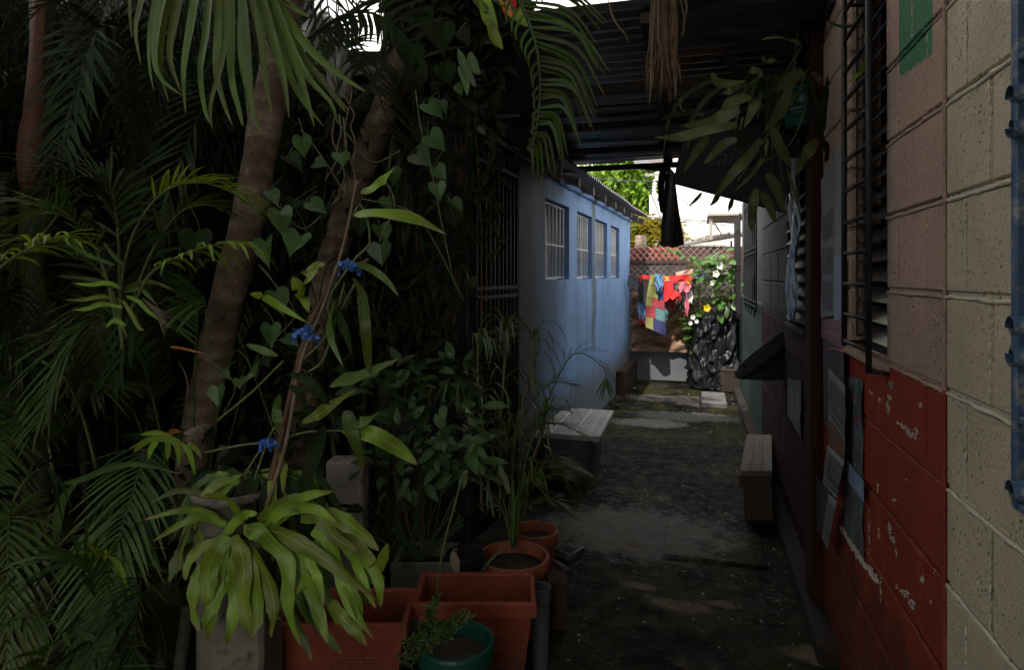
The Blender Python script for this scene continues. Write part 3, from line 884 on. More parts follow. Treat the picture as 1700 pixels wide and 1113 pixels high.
disc(1419, 660, .012, M['inkred'], 'emblem'); disc(1419, 668, .008, M['paper'], 'emblem')
c4 = [onX(px, py, W - .018) for px, py in ((1407, 765), (1434, 800), (1434, 835), (1407, 798))]
MB().poly(c4).build('panel', M['inksky'], pp)
# small bright film and a dim poster on the second wall section
fl = thing('plastic_film', 'shiny crinkled strip of plastic film hanging by the far louvred window', 'plastic film', onX(1315, 520, .46))
def ff(u, v):
    p = onX(1309 + 14 * u + 3 * math.sin(v * 5), 262 + 270 * v, .462)
    return p + V((.012 * math.sin(u * 9 + v * 14), .01 * math.sin(v * 21), 0))
MB().grid(ff, 10, 50).build('film', M['foil'], fl, True)
dp = thing('dim_poster', 'small grey printed paper on the dark red wall above the bench', 'poster', onX(1317, 700, .49))
sheet([(1308, 628), (1330, 632), (1330, 730), (1308, 688)], .49, 'paper', M['poster'], dp)

# ---- bench by the wall
bn = thing('wooden_bench', 'short weathered plank bench standing against the right wall', 'bench', onZ(1262, 872, 0))
f0 = onZ(1243, 877, 0); dF = (f0 - V((0, 0, EYE))).dot(FW)
def bp(px, py, z): return onZ(px, py, z)
zt = EYE - (788 - CY) / FPX * dF
q = [bp(1229, 781, zt), bp(1282, 781, zt), bp(1281, 722, zt), bp(1240, 722, zt)]
ax = (q[3] - q[0]); px_ = (q[1] - q[0])
for i, (a, b_) in enumerate(((0, .325), (.34, .66), (.675, 1.0))):
    t0 = R.uniform(-.01, .01); t1 = R.uniform(-.01, .01)
    pts = [q[0] + px_ * a - ax * (.02 + t0), q[0] + px_ * b_ - ax * (.02 + t0), q[3] + (q[2] - q[3]) * b_ + ax * t1, q[3] + (q[2] - q[3]) * a + ax * t1]
    MB().poly(pts, (0, 0, .028)).build('plank', M['wood'], bn)
for t in (.03, .93):
    s0 = q[0] + ax * t + px_ * .06 + V((0, 0, -.03)); s1 = q[0] + ax * t + px_ * .95 + V((0, 0, -.03))
    e = ax.normalized() * .03
    vs = [s0, s1, s1 + e, s0 + e]
    out = (px_.normalized() * .015)
    mb = MB(); lo = [V((p.x, p.y, .003)) for p in (s0 + out, s1 + out, s1 + e + out, s0 + e + out)]
    mb.add(vs + lo, [(0, 1, 2, 3), (7, 6, 5, 4), (0, 4, 5, 1), (1, 5, 6, 2), (2, 6, 7, 3), (3, 7, 4, 0)]).build('leg', M['benchside'], bn)
s0 = q[1] + V((0, 0, -.10)) - px_ * .1
MB().poly([s0, s0 + ax * .95, s0 + ax * .95 + V((0, 0, .07)), s0 + V((0, 0, .07))], (.02, 0, 0)).build('apron', M['benchside'], bn)
s0 = q[0] + V((0, 0, -.10)) + px_ * .08
MB().poly([s0, s0 + ax * .95, s0 + ax * .95 + V((0, 0, .07)), s0 + V((0, 0, .07))], (.02, 0, 0)).build('apron', M['benchside'], bn)

# ---- black folded cloth sticking out from the wall
bk = thing('folded_black_tarp', 'black folded tarp jutting from the right wall above the bench', 'tarp', onX(1300, 620, .45))
def wing(u, v):
    top = [P(1228, 622, 4.3), P(1262, 588, 4.0), P(1300, 552, 3.8), P(1332, 545, 3.6)]
    bot = [P(1228, 629, 4.3), P(1262, 631, 4.0), P(1300, 630, 3.8), P(1332, 628, 3.6)]
    k = min(int(u * 3), 2); t = u * 3 - k
    a = top[k].lerp(top[k + 1], t); b_ = bot[k].lerp(bot[k + 1], t)
    return a.lerp(b_, v) + FW * (.05 * math.sin(v * 9 + u * 5) + .02 * math.sin(v * 23 + u * 9))
MB().grid(wing, 18, 14).build('front_fold', M['net'], bk, True)
MB().grid(lambda u, v: V(wing(u, v)) + FW * .07 + V((0, 0, -.01)), 18, 14).build('back_fold', M['net'], bk, True)

# ---- tin canopy over the path
can = thing('tin_canopy', 'dark corrugated tin canopy spanning overhead between the two houses', 'canopy', (-.3, 4, 2.3))
def zc(y): return 2.50 - (y - 2.6) / 2.6 * .145
def corr(x0, x1, y0, y1, dz, xo=0):
    nr = int((y1 - y0) / .0225)
    def fn(u, v):
        y = y0 + (y1 - y0) * v; x = x0 + (x1 - x0) * u + xo * (v - .5)
        return (x, y, zc(y) + dz + .011 * math.sin(2 * PI * y / .09) + .006 * noise.noise(V((x * 2, y * 2, dz * 99))))
    mb = MB().grid(fn, 10, nr)
    return mb
for (x0, x1, y0, y1, dz) in ((-1.35, -.62, 2.62, 4.0, .012), (-.70, .66, 2.55, 3.95, 0), (-1.9, -.55, 3.85, 5.2, -.012), (-.62, .66, 3.8, 5.12, -.02)):
    corr(x0, x1, y0, y1, dz).build('tin_sheet', M['tin'], can, True)
for x in (-1.3, -1.0, -.2, .5):
    MB().box((x - .02, 2.62, -.045), (x + .02, 5.15, -.0)).build('purlin', M['darkwood'], can)
# the purlins follow the sheet slope
for o in [o for o in D.objects if o.name.startswith('purlin')]:
    o.rotation_euler = (-math.atan(.145 / 2.6), 0, 0); o.location.z = (zc(3.9) - .035) - wl(can).z
for y, th in ((3.3, .022), (3.95, .022), (4.55, .022), (5.1, .02)):
    MB().box((-1.32, y - .02, zc(y) - .10), (.5, y + .02, zc(y) - .10 + .06 * th / .03)).build('crossbeam', M['darkwood'], can)
MB().tube([V((.1, 3.0, 2.42)), V((.5, 3.6, 2.15))], .022, 6).build('brace', M['darkwood'], can)
MB().tube([V((-.25, 4.5, 2.33)), V((.5, 4.5, 2.20))], .02, 6).build('brace', M['darkwood'], can)
low = lambda u, v: P(1048 + 60 * u - 0 * v + 12 * v * (1 - u), 262 + 4 * u + 20 * v, 5.4 - .5 * v) + V((0, 0, .008 * math.sin(v * 40)))
MB().grid(low, 6, 40).build('loose_sheet', M['tin'], can, True)
# upper fascia / roofing on the right wall top
MB().box((.40, -3, 2.625), (.9, 5.4, 2.66)).build('roof_edge', M['tinold'], house)
MB().box((.54, -3, 2.665), (4, 3.4, 5.6)).build('upper_wall', M['tan'], house)  # unseen upper storey, added to keep sky light off the left plants
# trellis joists over the seat of the wall
# ---- hanging sign board
sg = thing('sign_board', 'dark hanging sign with faint cursive lettering under the tin canopy', 'sign', P(1190, 330, 3.45))
tl, tr, br, bl = P(1142, 192, 3.45), P(1330, 190, 3.3), P(1300, 352, 3.3), P(1118, 304, 3.45)
nrm = (tr - tl).cross(bl - tl).normalized()
if nrm.dot(FW) > 0: nrm = -nrm
MB().poly([tl, tr, br, bl], nrm * .02).build('board', M['sign'], sg)
MB().tube([bl + nrm * .004, br + nrm * .004], .006, 5).tube([tl + nrm * .004, bl + nrm * .004], .003, 5).build('edging', M['net'], sg)
def text(body, o, size, par, mat, ext=.001):
    cu = D.curves.new('lettering', 'FONT'); cu.body = body; cu.size = size; cu.extrude = ext; cu.materials.append(mat)
    cu.shear = .25
    xx = (tr - tl).normalized(); yy = nrm.cross(xx)
    M4 = Matrix((( xx.x, yy.x, nrm.x, o.x), (xx.y, yy.y, nrm.y, o.y), (xx.z, yy.z, nrm.z, o.z), (0, 0, 0, 1)))
    tmp = D.objects.new('lettering', cu); C.objects.link(tmp)
    me = D.meshes.new_from_object(tmp.evaluated_get(bpy.context.evaluated_depsgraph_get()))
    D.objects.remove(tmp); me.name = 'lettering'
    return link('lettering', me, par, M4)
text('calh', P(1168, 275, 3.43) + nrm * .025, .135, sg, M['signtext'])
text('cco', P(1182, 289, 3.43) + nrm * .025, .075, sg, M['signtext'])
# ---- long dark cloth hanging from the canopy edge
hc = thing('hanging_cloth', 'long dark cloth hanging in folds from the far end of the tin canopy', 'cloth', P(1112, 405, 4.9))
def hcf(u, v):
    x0 = 1103 - 10 * v + (6 if v > .15 else 0); wd = 10 + 24 * v ** 1.3
    return P(x0 + 2 + wd * u, 255 + 150 * v + 6 * math.sin(u * 3), 4.9) + FW * (.04 * math.sin(u * 8 + v * 2))
MB().grid(hcf, 16, 20).build('front_fold', M['darkwood'], hc, True)
MB().grid(lambda u, v: V(hcf(u, v)) + FW * .06, 16, 20).build('back_fold', M['darkwood'], hc, True)
MB().grid(lambda u, v: P(1096 + 10 * u - 4 * math.sin(v * 3), 275 + 75 * v + 8 * u, 4.85) + FW * .03 * math.sin(u * 6), 6, 8).build('ragged_flap', M['net'], hc, True)

# ================================================================ LEFT: BLUE HOUSE
BH0, BH1 = V((-1.13, 3.30, 0)), V((-.87, 8.75, 0))
bdir = (BH1 - BH0).normalized(); bn_ = V((bdir.y, -bdir.x, 0))
def onB(px, py): return onplane(px, py, BH0, bn_)
def sB(px): return (onB(px, 400) - BH0).dot(bdir)
bh = thing('blue_house', 'single storey blue plastered house with four barred windows and tin eaves', 'house', BH0)
BX = (bdir, -bn_, UP)
sN = sB(862); sE = (BH1 - BH0).length
zs, zt_, ztop = 1.39, 1.998, 2.19
wins = [(sB(905), sB(945)), (sB(958), sB(983)), (sB(988.5), sB(1008)), (sB(1014), sB(1028))]
mb = MB()
def bb(s0, s1, z0, z1, d0=0, d1=.20): mb.box((s0, d0, z0), (s1, d1, z1), BX, BH0)
# lower wall as a slightly uneven skin, then piers and lintel
bb(sN, sE, -.06, zs)
prev = sN
for a, b_ in wins:
    bb(prev, a, zs, zt_); prev = b_
bb(prev, sE, zs, zt_)
bb(sN, sE, zt_, ztop)
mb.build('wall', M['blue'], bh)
mb = MB(); bb(sN - .02, sN - .001, -.06, ztop, -.004, .16); mb.build('wall_end', M['shadewall'], bh)
for a, b_ in wins:
    wn = MB().box((a, .10, zs + .001), (a + .018, .125, zt_), BX, BH0).box((b_ - .018, .10, zs + .001), (b_, .125, zt_), BX, BH0).box((a, .10, zs), (b_, .125, zs + .02), BX, BH0).box((a, .10, zt_ - .02), (b_, .125, zt_ - .001), BX, BH0).build('window', M['white_iron'], bh)
    nb = 7
    for i in range(nb):
        s = a + .03 + (b_ - a - .06) * i / (nb - 1)
        MB().tube([BH0 + bdir * s - bn_ * .045 + UP * (zs + .01), BH0 + bdir * s - bn_ * .045 + UP * (zt_ - .015)], .008, 6).build('bar', M['white_iron'], wn, True)
    for z in (zs + .015, (zs + zt_) / 2 - .03, zt_ - .02):
        MB().box((a, .038, z - .005), (b_, .052, z + .005), BX, BH0).build('bar', M['white_iron'], wn)
    MB().box((a, .185, zs), (b_, .19, zt_), BX, BH0).build('pane', M['glassdark'], wn)
    def cf(u, v): return BH0 + bdir * (a + (b_ - a) * (.35 + .65 * u)) - bn_ * (.155 + .008 * math.sin(u * 40)) + UP * (zs + (zt_ - zs) * v)
    MB().grid(cf, 40, 1).build('curtain', M['curtain'], wn, True)
    # blue reveals, 2 mm proud inside the opening
    MB().box((b_ - .0021, .002, zs), (b_ - .0001, .099, zt_), BX, BH0).box((a, .002, zt_ - .0022), (b_ - .003, .099, zt_ - .0002), BX, BH0).build('reveal', M['bluereveal'], wn)
# rough plaster ridge along the wall head
mb = MB()
mb.tube([BH0 + bdir * (sN + .3 + (sE - sN - .3) * i / 40) + bn_ * (.004 + .012 * noise.noise(V((i * .7, 0, 0)))) + UP * (ztop - .02 + .012 * noise.noise(V((i * .5, 4, 0)))) for i in range(41)], .028, 6)
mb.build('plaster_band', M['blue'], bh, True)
# eaves: rafters and corrugated edge
def roofp(s, o, dz=0): return BH0 + bdir * s + bn_ * o + UP * (2.255 - (o - .17) * .28 + dz)
def rf(u, v):
    s = 1.05 + (sE + .5 - 1.05) * u; o = .19 - 1.6 * v
    return roofp(s, o, .014 * math.sin(2 * PI * s / .09) + .02 * noise.noise(V((s, o, 3))))
MB().grid(rf, 330, 6).build('roof', M['tinold'], bh, True)
for i in range(9):
    s = 1.25 + i * .58
    a = roofp(s, .13, -.055); b_ = roofp(s, -.5, -.055)
    mb = MB(); mb.add([a - bdir * .03, a + bdir * .03, b_ + bdir * .03, b_ - bdir * .03, a - bdir * .03 - UP * .07, a + bdir * .03 - UP * .07, b_ + bdir * .03 - UP * .07, b_ - bdir * .03 - UP * .07],
                      [(0, 1, 2, 3), (7, 6, 5, 4), (0, 4, 5, 1), (1, 5, 6, 2), (2, 6, 7, 3), (3, 7, 4, 0)])
    mb.build('rafter', M['wood'], bh)
# heavy timber fascia over the near end
fa = [P(846, 226, 3.9), P(900, 262, 4.2), P(931, 302, 4.5)]
MB().poly([P(846, 226, 3.7), P(931, 302, 4.45), P(931, 268, 4.45), P(900, 232, 4.2), P(846, 196, 3.7)], FW * -.1).build('fascia', M['darkwood'], bh)
MB().poly([P(893, 272, 4.2), P(924, 300, 4.2), P(928, 270, 4.2), P(900, 245, 4.2)], FW * -.08).build('bracket', M['wood'], bh)
# near black gate in the facade and dark front wall
gt = thing('black_gate', 'tall black barred gate in the shaded wall before the blue house', 'gate', BH0 + bdir * .4)
s0, s1 = sB(790) , sB(858)
for i in range(11):
    s = s0 + (s1 - s0) * i / 10
    MB().tube([BH0 + bdir * s + UP * .03, BH0 + bdir * s + UP * 2.12], .009, 6).build('bar', M['black'], gt, True)
for z in (.1, 1.05, 1.10, 1.30, 1.35, 2.05):
    MB().box((s0, -.008, z - .01), (s1, .008, z + .01), BX, BH0).build('rail', M['black'], gt)
MB().box((s0 - .05, .17, 0), (sN + .4, .18, 2.3), BX, BH0).build('door_leaf', M['void'], gt)
sh = thing('shaded_wall', 'weathered grey blue house front behind the palms', 'wall', (-2.5, 3.12, 0))
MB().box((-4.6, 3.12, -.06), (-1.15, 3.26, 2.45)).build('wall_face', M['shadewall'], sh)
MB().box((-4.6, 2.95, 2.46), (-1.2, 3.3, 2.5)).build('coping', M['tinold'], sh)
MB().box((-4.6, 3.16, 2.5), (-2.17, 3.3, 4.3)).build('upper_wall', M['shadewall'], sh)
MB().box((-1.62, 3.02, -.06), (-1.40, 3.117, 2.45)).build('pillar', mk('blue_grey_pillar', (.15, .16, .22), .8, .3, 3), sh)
# grey pillar standing against the sky
gp = thing('grey_column', 'plain grey concrete column rising against the sky behind the palm trunks', 'column', P(650, 300, 3.6))
pA = P(636, 300, 3.6); 
MB().box((0, 0, 0), (.13, .13, 3.6), (RT, FW, UP), V((pA.x, pA.y, 0))).build('shaft', M['whiteconc'], gp)
# low roof piece and ledge behind the bottle
lr = thing('roof_ledge', 'low tin roof ledge with a short beam behind the water bottle', 'roof', P(580, 200, 3.6))
MB().poly([P(500, 118, 3.5), P(640, 128, 3.5), P(650, 150, 3.3), P(480, 150, 3.3)], (0, 0, .03)).build('tin_edge', M['tinold'], lr)
MB().box((0, 0, 0), (.25, .1, .1), (RT, FW, UP), P(572, 115, 3.45)).build('beam', M['darkwood'], lr)
MB().box((0, 0, 0), (.8, .05, .25), (RT, FW, UP), P(440, 225, 3.42)).build('wall_edge', M['shadewall'], lr)
lw = thing('boundary_wall', 'tall dark block boundary wall behind the palm thicket', 'wall', (-3.6, 1, 0))
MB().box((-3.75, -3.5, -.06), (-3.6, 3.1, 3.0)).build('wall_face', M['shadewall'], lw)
# ================================================================ FAR END
GY = 8.72
def G(px, py, Y=GY): return onY(px, py, Y)
# gate: chain link over sheet metal
gate = thing('mesh_gate', 'chain link gate with a rusty grey metal lower panel closing the path', 'gate', (-.35, GY, 0))
gl, gr_ = G(1043, 500).x + .0, .42
gzt = G(1090, 435).z; gzp = G(1090, 578).z
MB().box((gl, GY - .012, .03), (G(1149, 500).x, GY, gzp - .01)).build('metal_panel', M['gatepanel'], gate)
MB().box((gl, GY - .025, gzp - .012), (G(1149, 500).x, GY + .01, gzp + .014)).build('panel_rail', M['whiteplastic'], gate)
MB().box((gl, GY - .02, gzt - .02), (gr_, GY + .02, gzt + .022)).build('top_rail', M['rail'], gate)
for x in (gl + .01, G(1149, 500).x):
    MB().box((x - .015, GY - .018, .01), (x + .015, GY + .018, gzt - .02)).build('post', M['rail'], gate)
mb = MB(); zt2 = G(1090, 408).z; st = .085
k = -30
xs = gl
while k < 60:
    for sgn in (1, -1):
        x0 = gl + k * st; 
        # diamond strands clipped to the panel
        a = V((x0, GY - .004 * sgn, gzp)); b_ = V((x0 + sgn * (zt2 - gzp), GY - .004 * sgn, zt2))
        pa, pb = a.copy(), b_.copy()
        d = b_ - a
        t0, t1 = 0.0, 1.0
        if sgn > 0: t0 = max(0, (gl - a.x) / d.x); t1 = min(1, (gr_ - a.x) / d.x)
        else: t0 = max(0, (gr_ - a.x) / d.x); t1 = min(1, (gl - a.x) / d.x)
        if t1 > t0: mb.tube([a + d * t0, a + d * t1], .0035, 4, False)
    k += 1
mb.build('chain_link', M['chain'], gate, kind='stuff')
# red ceramic lattice behind
rl = thing('red_lattice_wall', 'low red wall of slanted clay pieces behind the gate top', 'wall', (-.3, GY + .4, 0))
mt = [MB().bbox((-.05, -.02, -.019), (.05, .02, .019), .005).mesh('tile', M['brickred'])]
z_lo, z_hi = onY(1090, 438, GY + .4).z, onY(1090, 411, GY + .4).z
nrow = 4
for j in range(nrow):
    for i in range(8):
        x = gl + .02 + i * .085; z = z_lo + (z_hi - z_lo) * (j + .5) / nrow
        M4 = Matrix.Translation((x, GY + .4 + R.uniform(-.006, .006), z)) @ Matrix.Rotation(math.radians(32 * (1 if j % 2 else -1)), 4, 'Y')
        link('tile', mt[0], rl, M4)
MB().box((gl - .3, GY + .44, 0), (gl + .62, GY + .5, z_hi)).build('backing', M['brickred'], rl)
MB().box((gl + .625, GY + .40, z_lo), (.6, GY + .5, z_hi - .02)).build('shaded_lattice_panel', mk('shaded_lattice_brown', (.10, .04, .03), .9, .3, 6), rl)  # plain board for the lattice in shade, the shade painted into its brown
MB().box((gl - .3, GY + .37, 0), (.6, GY + .438, z_lo - .02)).build('lower_wall', M['rail'], rl)
# brown sheet hung behind the mesh
bs = thing('brown_sheet', 'large creased brown sheet tied up behind the mesh gate', 'sheet', (-.4, GY + .08, 0))
zA, zB = G(1090, 456, GY + .08).z, G(1090, 582, GY + .08).z
def bsf(u, v):
    x = gl + .05 + u * (G(1152, 500).x - gl - .05)
    return (x, GY - .075 + .03 * math.sin(u * 7 + 2 * math.sin(v * 4)) * (1 - .3 * v) + .018 * math.sin(v * 34 + u * 5 + 2 * math.sin(u * 9)), zA + (zB - zA) * v - .03 * math.sin(u * PI) * (1 - v))
MB().grid(bsf, 40, 50).build('cloth', M['sheet'], bs, True)
# clothes line and laundry
LY = 8.35
ln = MB(); 
A_, B_ = onY(1030, 463, LY), onY(1215, 452, LY)
lp = [A_.lerp(B_, i / 20) + V((0, 0, -.06 * math.sin(PI * i / 20))) for i in range(21)]
ln.tube(lp, .004, 5).top('clothes_line', M['cwhite'], 'thin washing line strung across in front of the gate', 'rope')
def garment(name, label, cat, mat, quad, d=0.0, folds=6, amp=.02, extra=None):
    """cloth hung over the line: front fall, thin back fall; quad = 4 pixel corners tl tr br bl"""
    Y = LY - .02 + d
    c = [onY(px, py, Y) for px, py in quad]
    t = thing(name, label, cat, c[3].lerp(c[2], .5), 'laundry on the washing line')
    def fn(u, v, back=0):
        p = (c[0].lerp(c[1], u)).lerp(c[3].lerp(c[2], u), v * (1 if not back else .6))
        return p + V((.4 * amp * math.sin(v * 9 + u * 3), (-1 if not back else 1) * (.012 + amp * (.4 + .6 * v) * (1 + math.sin(u * folds + v * 3 + c[0].x * 9))), -.015 * math.sin(u * folds * 1.3) * v))
    MB().grid(lambda u, v: fn(u, v), 16, 16).build('front', mat, t, True)
    MB().grid(lambda u, v: fn(u, v, 1), 12, 10).build('back', mat, t, True)
    return t, fn
garment('grey_shirt', 'bunched grey shirt at the left end of the washing line', 'shirt', M['cgrey'], ((1042, 458), (1061, 461), (1059, 481), (1043, 482)))
garment('black_trousers', 'black garment hanging next to the grey shirt on the line', 'trousers', M['cblk'], ((1060, 462), (1082, 466), (1077, 506), (1060, 500)), .02)
garment('blue_spotted_cloth', 'dark blue cloth with teal print hanging below the black garment', 'cloth', M['ccyan'], ((1059, 498), (1070, 501), (1071, 534), (1060, 527)), .05)
garment('red_striped_cloth', 'red and white cloth stretched along the back of the line', 'cloth', M['cred'], ((1062, 456), (1102, 461), (1102, 480), (1064, 474)), .03)
garment('small_red_cloth', 'small red cloth below the blue printed one', 'cloth', M['cred'], ((1066, 520), (1078, 520), (1078, 540), (1060, 536)), .07)
# patchwork blanket: separate patches
pb = thing('patchwork_blanket', 'long patchwork blanket of yellow, blue, red and teal squares on the line', 'blanket', onY(1090, 555, LY), 'laundry on the washing line')
cols = ['cyel', 'cblue', 'cred', 'cteal', 'cind', 'cyel', 'cyel', 'cred', 'cblue', 'cwhite']
tlx, trx = 1082, 1100
def bl_pt(u, v):
    x0 = 1080 - 8 * v - 3 * math.sin(v * 3); x1 = 1101 + 5 * v
    y = 456 + v * (88 + 14 * u) 
    return onY(x0 + (x1 - x0) * u, y, LY - .05) + V((0, -.035 * math.sin(u * 6 + v * 4), 0))
pi = 0
us = [[0, .45, 1], [0, .62, 1], [0, .3, 1], [0, .5, 1], [0, .38, 1]]; vs_ = [0, .20, .42, .58, .78, 1]
for j in range(5):
    for i in range(2):
        u0, u1, v0, v1 = us[j][i] + .004, us[j][i + 1] - .004, vs_[j] + .003, vs_[j + 1] - .003
        cm = [['cyel', 'ccyan'], ['cyel', 'cblue'], ['cyel', 'cdred'], ['cdred', 'cteal'], ['cyel', 'cind']][j][i]
        MB().grid(lambda u, v: bl_pt(u0 + (u1 - u0) * u, v0 + (v1 - v0) * v), 5, 5).build('patch', M[cm], pb, True)
MB().grid(lambda u, v: V(bl_pt(u, v)) + V((0, .008, 0)), 12, 24).build('backing', M['cind'], pb, True)
garment('multicoloured_scarf', 'bunched yellow, blue and red scarf over the patchwork blanket', 'scarf', M['ccyan'], ((1086, 455), (1099, 456), (1101, 486), (1090, 482)), -.06, 9, .03)
garment('red_shorts', 'bright red shorts hanging in the middle of the line', 'shorts', M['cred'], ((1098, 467), (1118, 469), (1119, 497), (1101, 500)), -.03, 5, .02)
garment('red_cuff_cloth', 'short red sleeve hanging right of the red shorts', 'shirt', M['cred'], ((1112, 480), (1130, 486), (1131, 500), (1112, 494)), -.05, 5, .02)
garment('purple_cloth', 'narrow purple cloth between red shorts and olive cloth', 'cloth', M['cpur'], ((1115, 468), (1121, 468), (1120, 486), (1114, 485)), -.02)
garment('olive_cloth', 'small olive green cloth beside the purple one', 'cloth', M['colv'], ((1121, 469), (1130, 469), (1128, 486), (1120, 486)), .0)
garment('beige_shirt', 'pale beige pink shirt draped over the gate rail above the line', 'shirt', M['cbeige'], ((1121, 452), (1152, 445), (1150, 466), (1120, 470)), .12, 8, .03)
garment('pink_print_blouse', 'pink and white printed blouse near the right end of the line', 'blouse', M['cpink'], ((1127, 468), (1148, 468), (1146, 484), (1127, 486)), -.02, 8)
garment('black_white_sock', 'black and white rag hanging under the pink blouse', 'rag', M['cblk'], ((1122, 488), (1139, 486), (1137, 508), (1126, 500)), -.01)
garment('pink_strap', 'long narrow pink cloth hanging at the right end of the line', 'cloth', M['cpink'], ((1138, 486), (1143, 486), (1143, 525), (1137, 523)), -.03)
garment('blue_sleeve', 'blue and red sleeve at the far right of the line', 'shirt', M['cblue'], ((1150, 462), (1172, 452), (1170, 460), (1150, 472)), .05)

garment('red_pillowcase', 'flat red cloth pegged between the red shorts and the beige shirt', 'cloth', M['cred'], ((1112, 458), (1150, 455), (1150, 468), (1113, 470)), .02, 8, .02)
garment('dark_green_trousers', 'dark green garment hanging low under the pink blouse', 'trousers', M['colv'], ((1126, 486), (1138, 486), (1137, 512), (1128, 510)), .03, 6, .02)
garment('maroon_cloth', 'dark maroon cloth hanging behind the patchwork blanket and shorts', 'cloth', M['cdred'], ((1098, 462), (1124, 464), (1122, 515), (1104, 510)), .07, 7, .03)
garment('checked_shirt', 'teal and red shirt hanging low next to the patchwork blanket', 'shirt', M['cteal'], ((1100, 500), (1110, 500), (1109, 530), (1102, 532)), .04, 7, .02)
garment('white_vest', 'small white vest hanging among the pink blouse and hibiscus leaves', 'vest', M['cwhite'], ((1140, 482), (1150, 480), (1150, 502), (1142, 506)), .03, 6, .02)
garment('orange_towel', 'orange edged towel on the line beside the beige shirt', 'towel', M['corg'], ((1100, 458), (1112, 460), (1112, 470), (1101, 470)), .09, 6, .02)
# hibiscus shrub with flowers
def shrub(name, label, cat, mat, stem, blobs, n, size, bases, leafn=300, group=None, fl=()):
    """blobs: (centre, radii); leaves are separate objects sharing three meshes"""
    c0 = bases[0]
    t = thing(name, label, cat, c0, group)
    for b_ in bases:
        for k in range(3):
            bc, br_ = R.choice(blobs)
            e = bc + V((R.uniform(-.6, .6) * br_[0], R.uniform(-.6, .6) * br_[1], R.uniform(0, .7) * br_[2]))
            mid = b_.lerp(e, .5) + V((R.uniform(-.08, .08), R.uniform(-.08, .08), .05))
            MB().tube(spline([b_, mid, e], 8), [.010 - .0008 * i for i in range(9)], 5).build('branch', stem, t, True)
    ms = []
    for k in range(3):
        m_ = MB(); L = 1.0; dr = (.15, .3, .05)[k]
        pts = [V((0, L * i / 5, -dr * (i / 5) ** 2)) for i in range(6)]
        m_.ribbon(pts, .48, (0, 0, 1), .25, lambda t_: math.sin(PI * min(1, t_ ** .75 * .97 + .02)) ** .8)
        ms.append(m_.mesh('leaf', mat, True))
    for i in range(min(n, leafn)):
        bc, br_ = R.choice(blobs)
        while True:
            q = V((R.uniform(-1, 1), R.uniform(-1, 1), R.uniform(-1, 1)))
            if .25 < q.length < 1: break
        p = bc + V((q.x * br_[0], q.y * br_[1], q.z * br_[2]))
        out = (V((q.x, q.y, q.z * .5)) + V((R.uniform(-.7, .7), R.uniform(-.7, .7), R.uniform(-.6, .3)))).normalized()
        s = size * R.uniform(.55, 1.25)
        zz = (UP * .8 + V((R.uniform(-.6, .6), R.uniform(-.9, .2), 0))); yy = out; xx = yy.cross(zz).normalized(); zz = xx.cross(yy)
        M4 = Matrix(((xx.x * s, yy.x * s, zz.x * s, p.x), (xx.y * s, yy.y * s, zz.y * s, p.y), (xx.z * s, yy.z * s, zz.z * s, p.z), (0, 0, 0, 1)))
        link('leaf', R.choice(ms), t, M4)
    for (px, py, d, col, s) in fl:
        c = P(px, py, d); mb_ = MB()
        for k in range(5):
            a = k * 2 * PI / 5
            dv = (RT * math.cos(a) + UP * math.sin(a)); mb_.ribbon([c, c + dv * s * .6 - FW * s * .4, c + dv * s - FW * s * .3], s * .9, -FW, .1)
        mb_.build('flower', M[col], t, True)
    return t
hb = [(P(1185, 500, 8.0), (.22, .25, .28)), (P(1205, 470, 7.8), (.14, .2, .35)), (P(1170, 450, 8.1), (.18, .2, .16)), (P(1158, 540, 8.1), (.12, .15, .25)), (P(1200, 440, 7.9), (.12, .15, .2)), (P(1158, 580, 8.2), (.06, .1, .2))]
shrub('hibiscus_shrub', 'leafy hibiscus bush with a yellow flower growing behind the black plastic heap', 'shrub', M['hibiscus'], M['twig'], hb, 300, .14,
      [V((P(1190, 600, 8.0).x, P(1190, 600, 8.0).y, 0))], fl=((1173, 512, 7.6, 'flower_y', .05), (1143, 468, 8.0, 'corg', .04), (1150, 527, 7.8, 'flower_w', .035), (1156, 534, 7.8, 'flower_w', .03), (1146, 537, 7.9, 'flower_w', .03), (1188, 455, 7.6, 'flower_w', .05), (1195, 442, 7.7, 'flower_w', .05), (1183, 470, 7.7, 'flower_w', .04)))
vn = thing('climbing_sprig', 'thin leafy sprig climbing along the gate top left of the hibiscus', 'vine', G(1150, 430))
pts = spline([P(1112, 418, 8.3), P(1130, 424, 8.2), P(1145, 430, 8.1), P(1162, 440, 8.0), P(1175, 452, 8.0)], 14)
MB().tube(pts, .006, 5).build('stem', M['twig'], vn, True)
for p in pts:
    for k in range(2):
        d = V((R.uniform(-1, 1), R.uniform(-.6, .2), R.uniform(-.3, 1))).normalized(); m_ = MB()
        m_.ribbon([p, p + d * .04, p + d * .08], .045, (0, -.6, .8)).build('leaf', M['hibiscus'], vn)

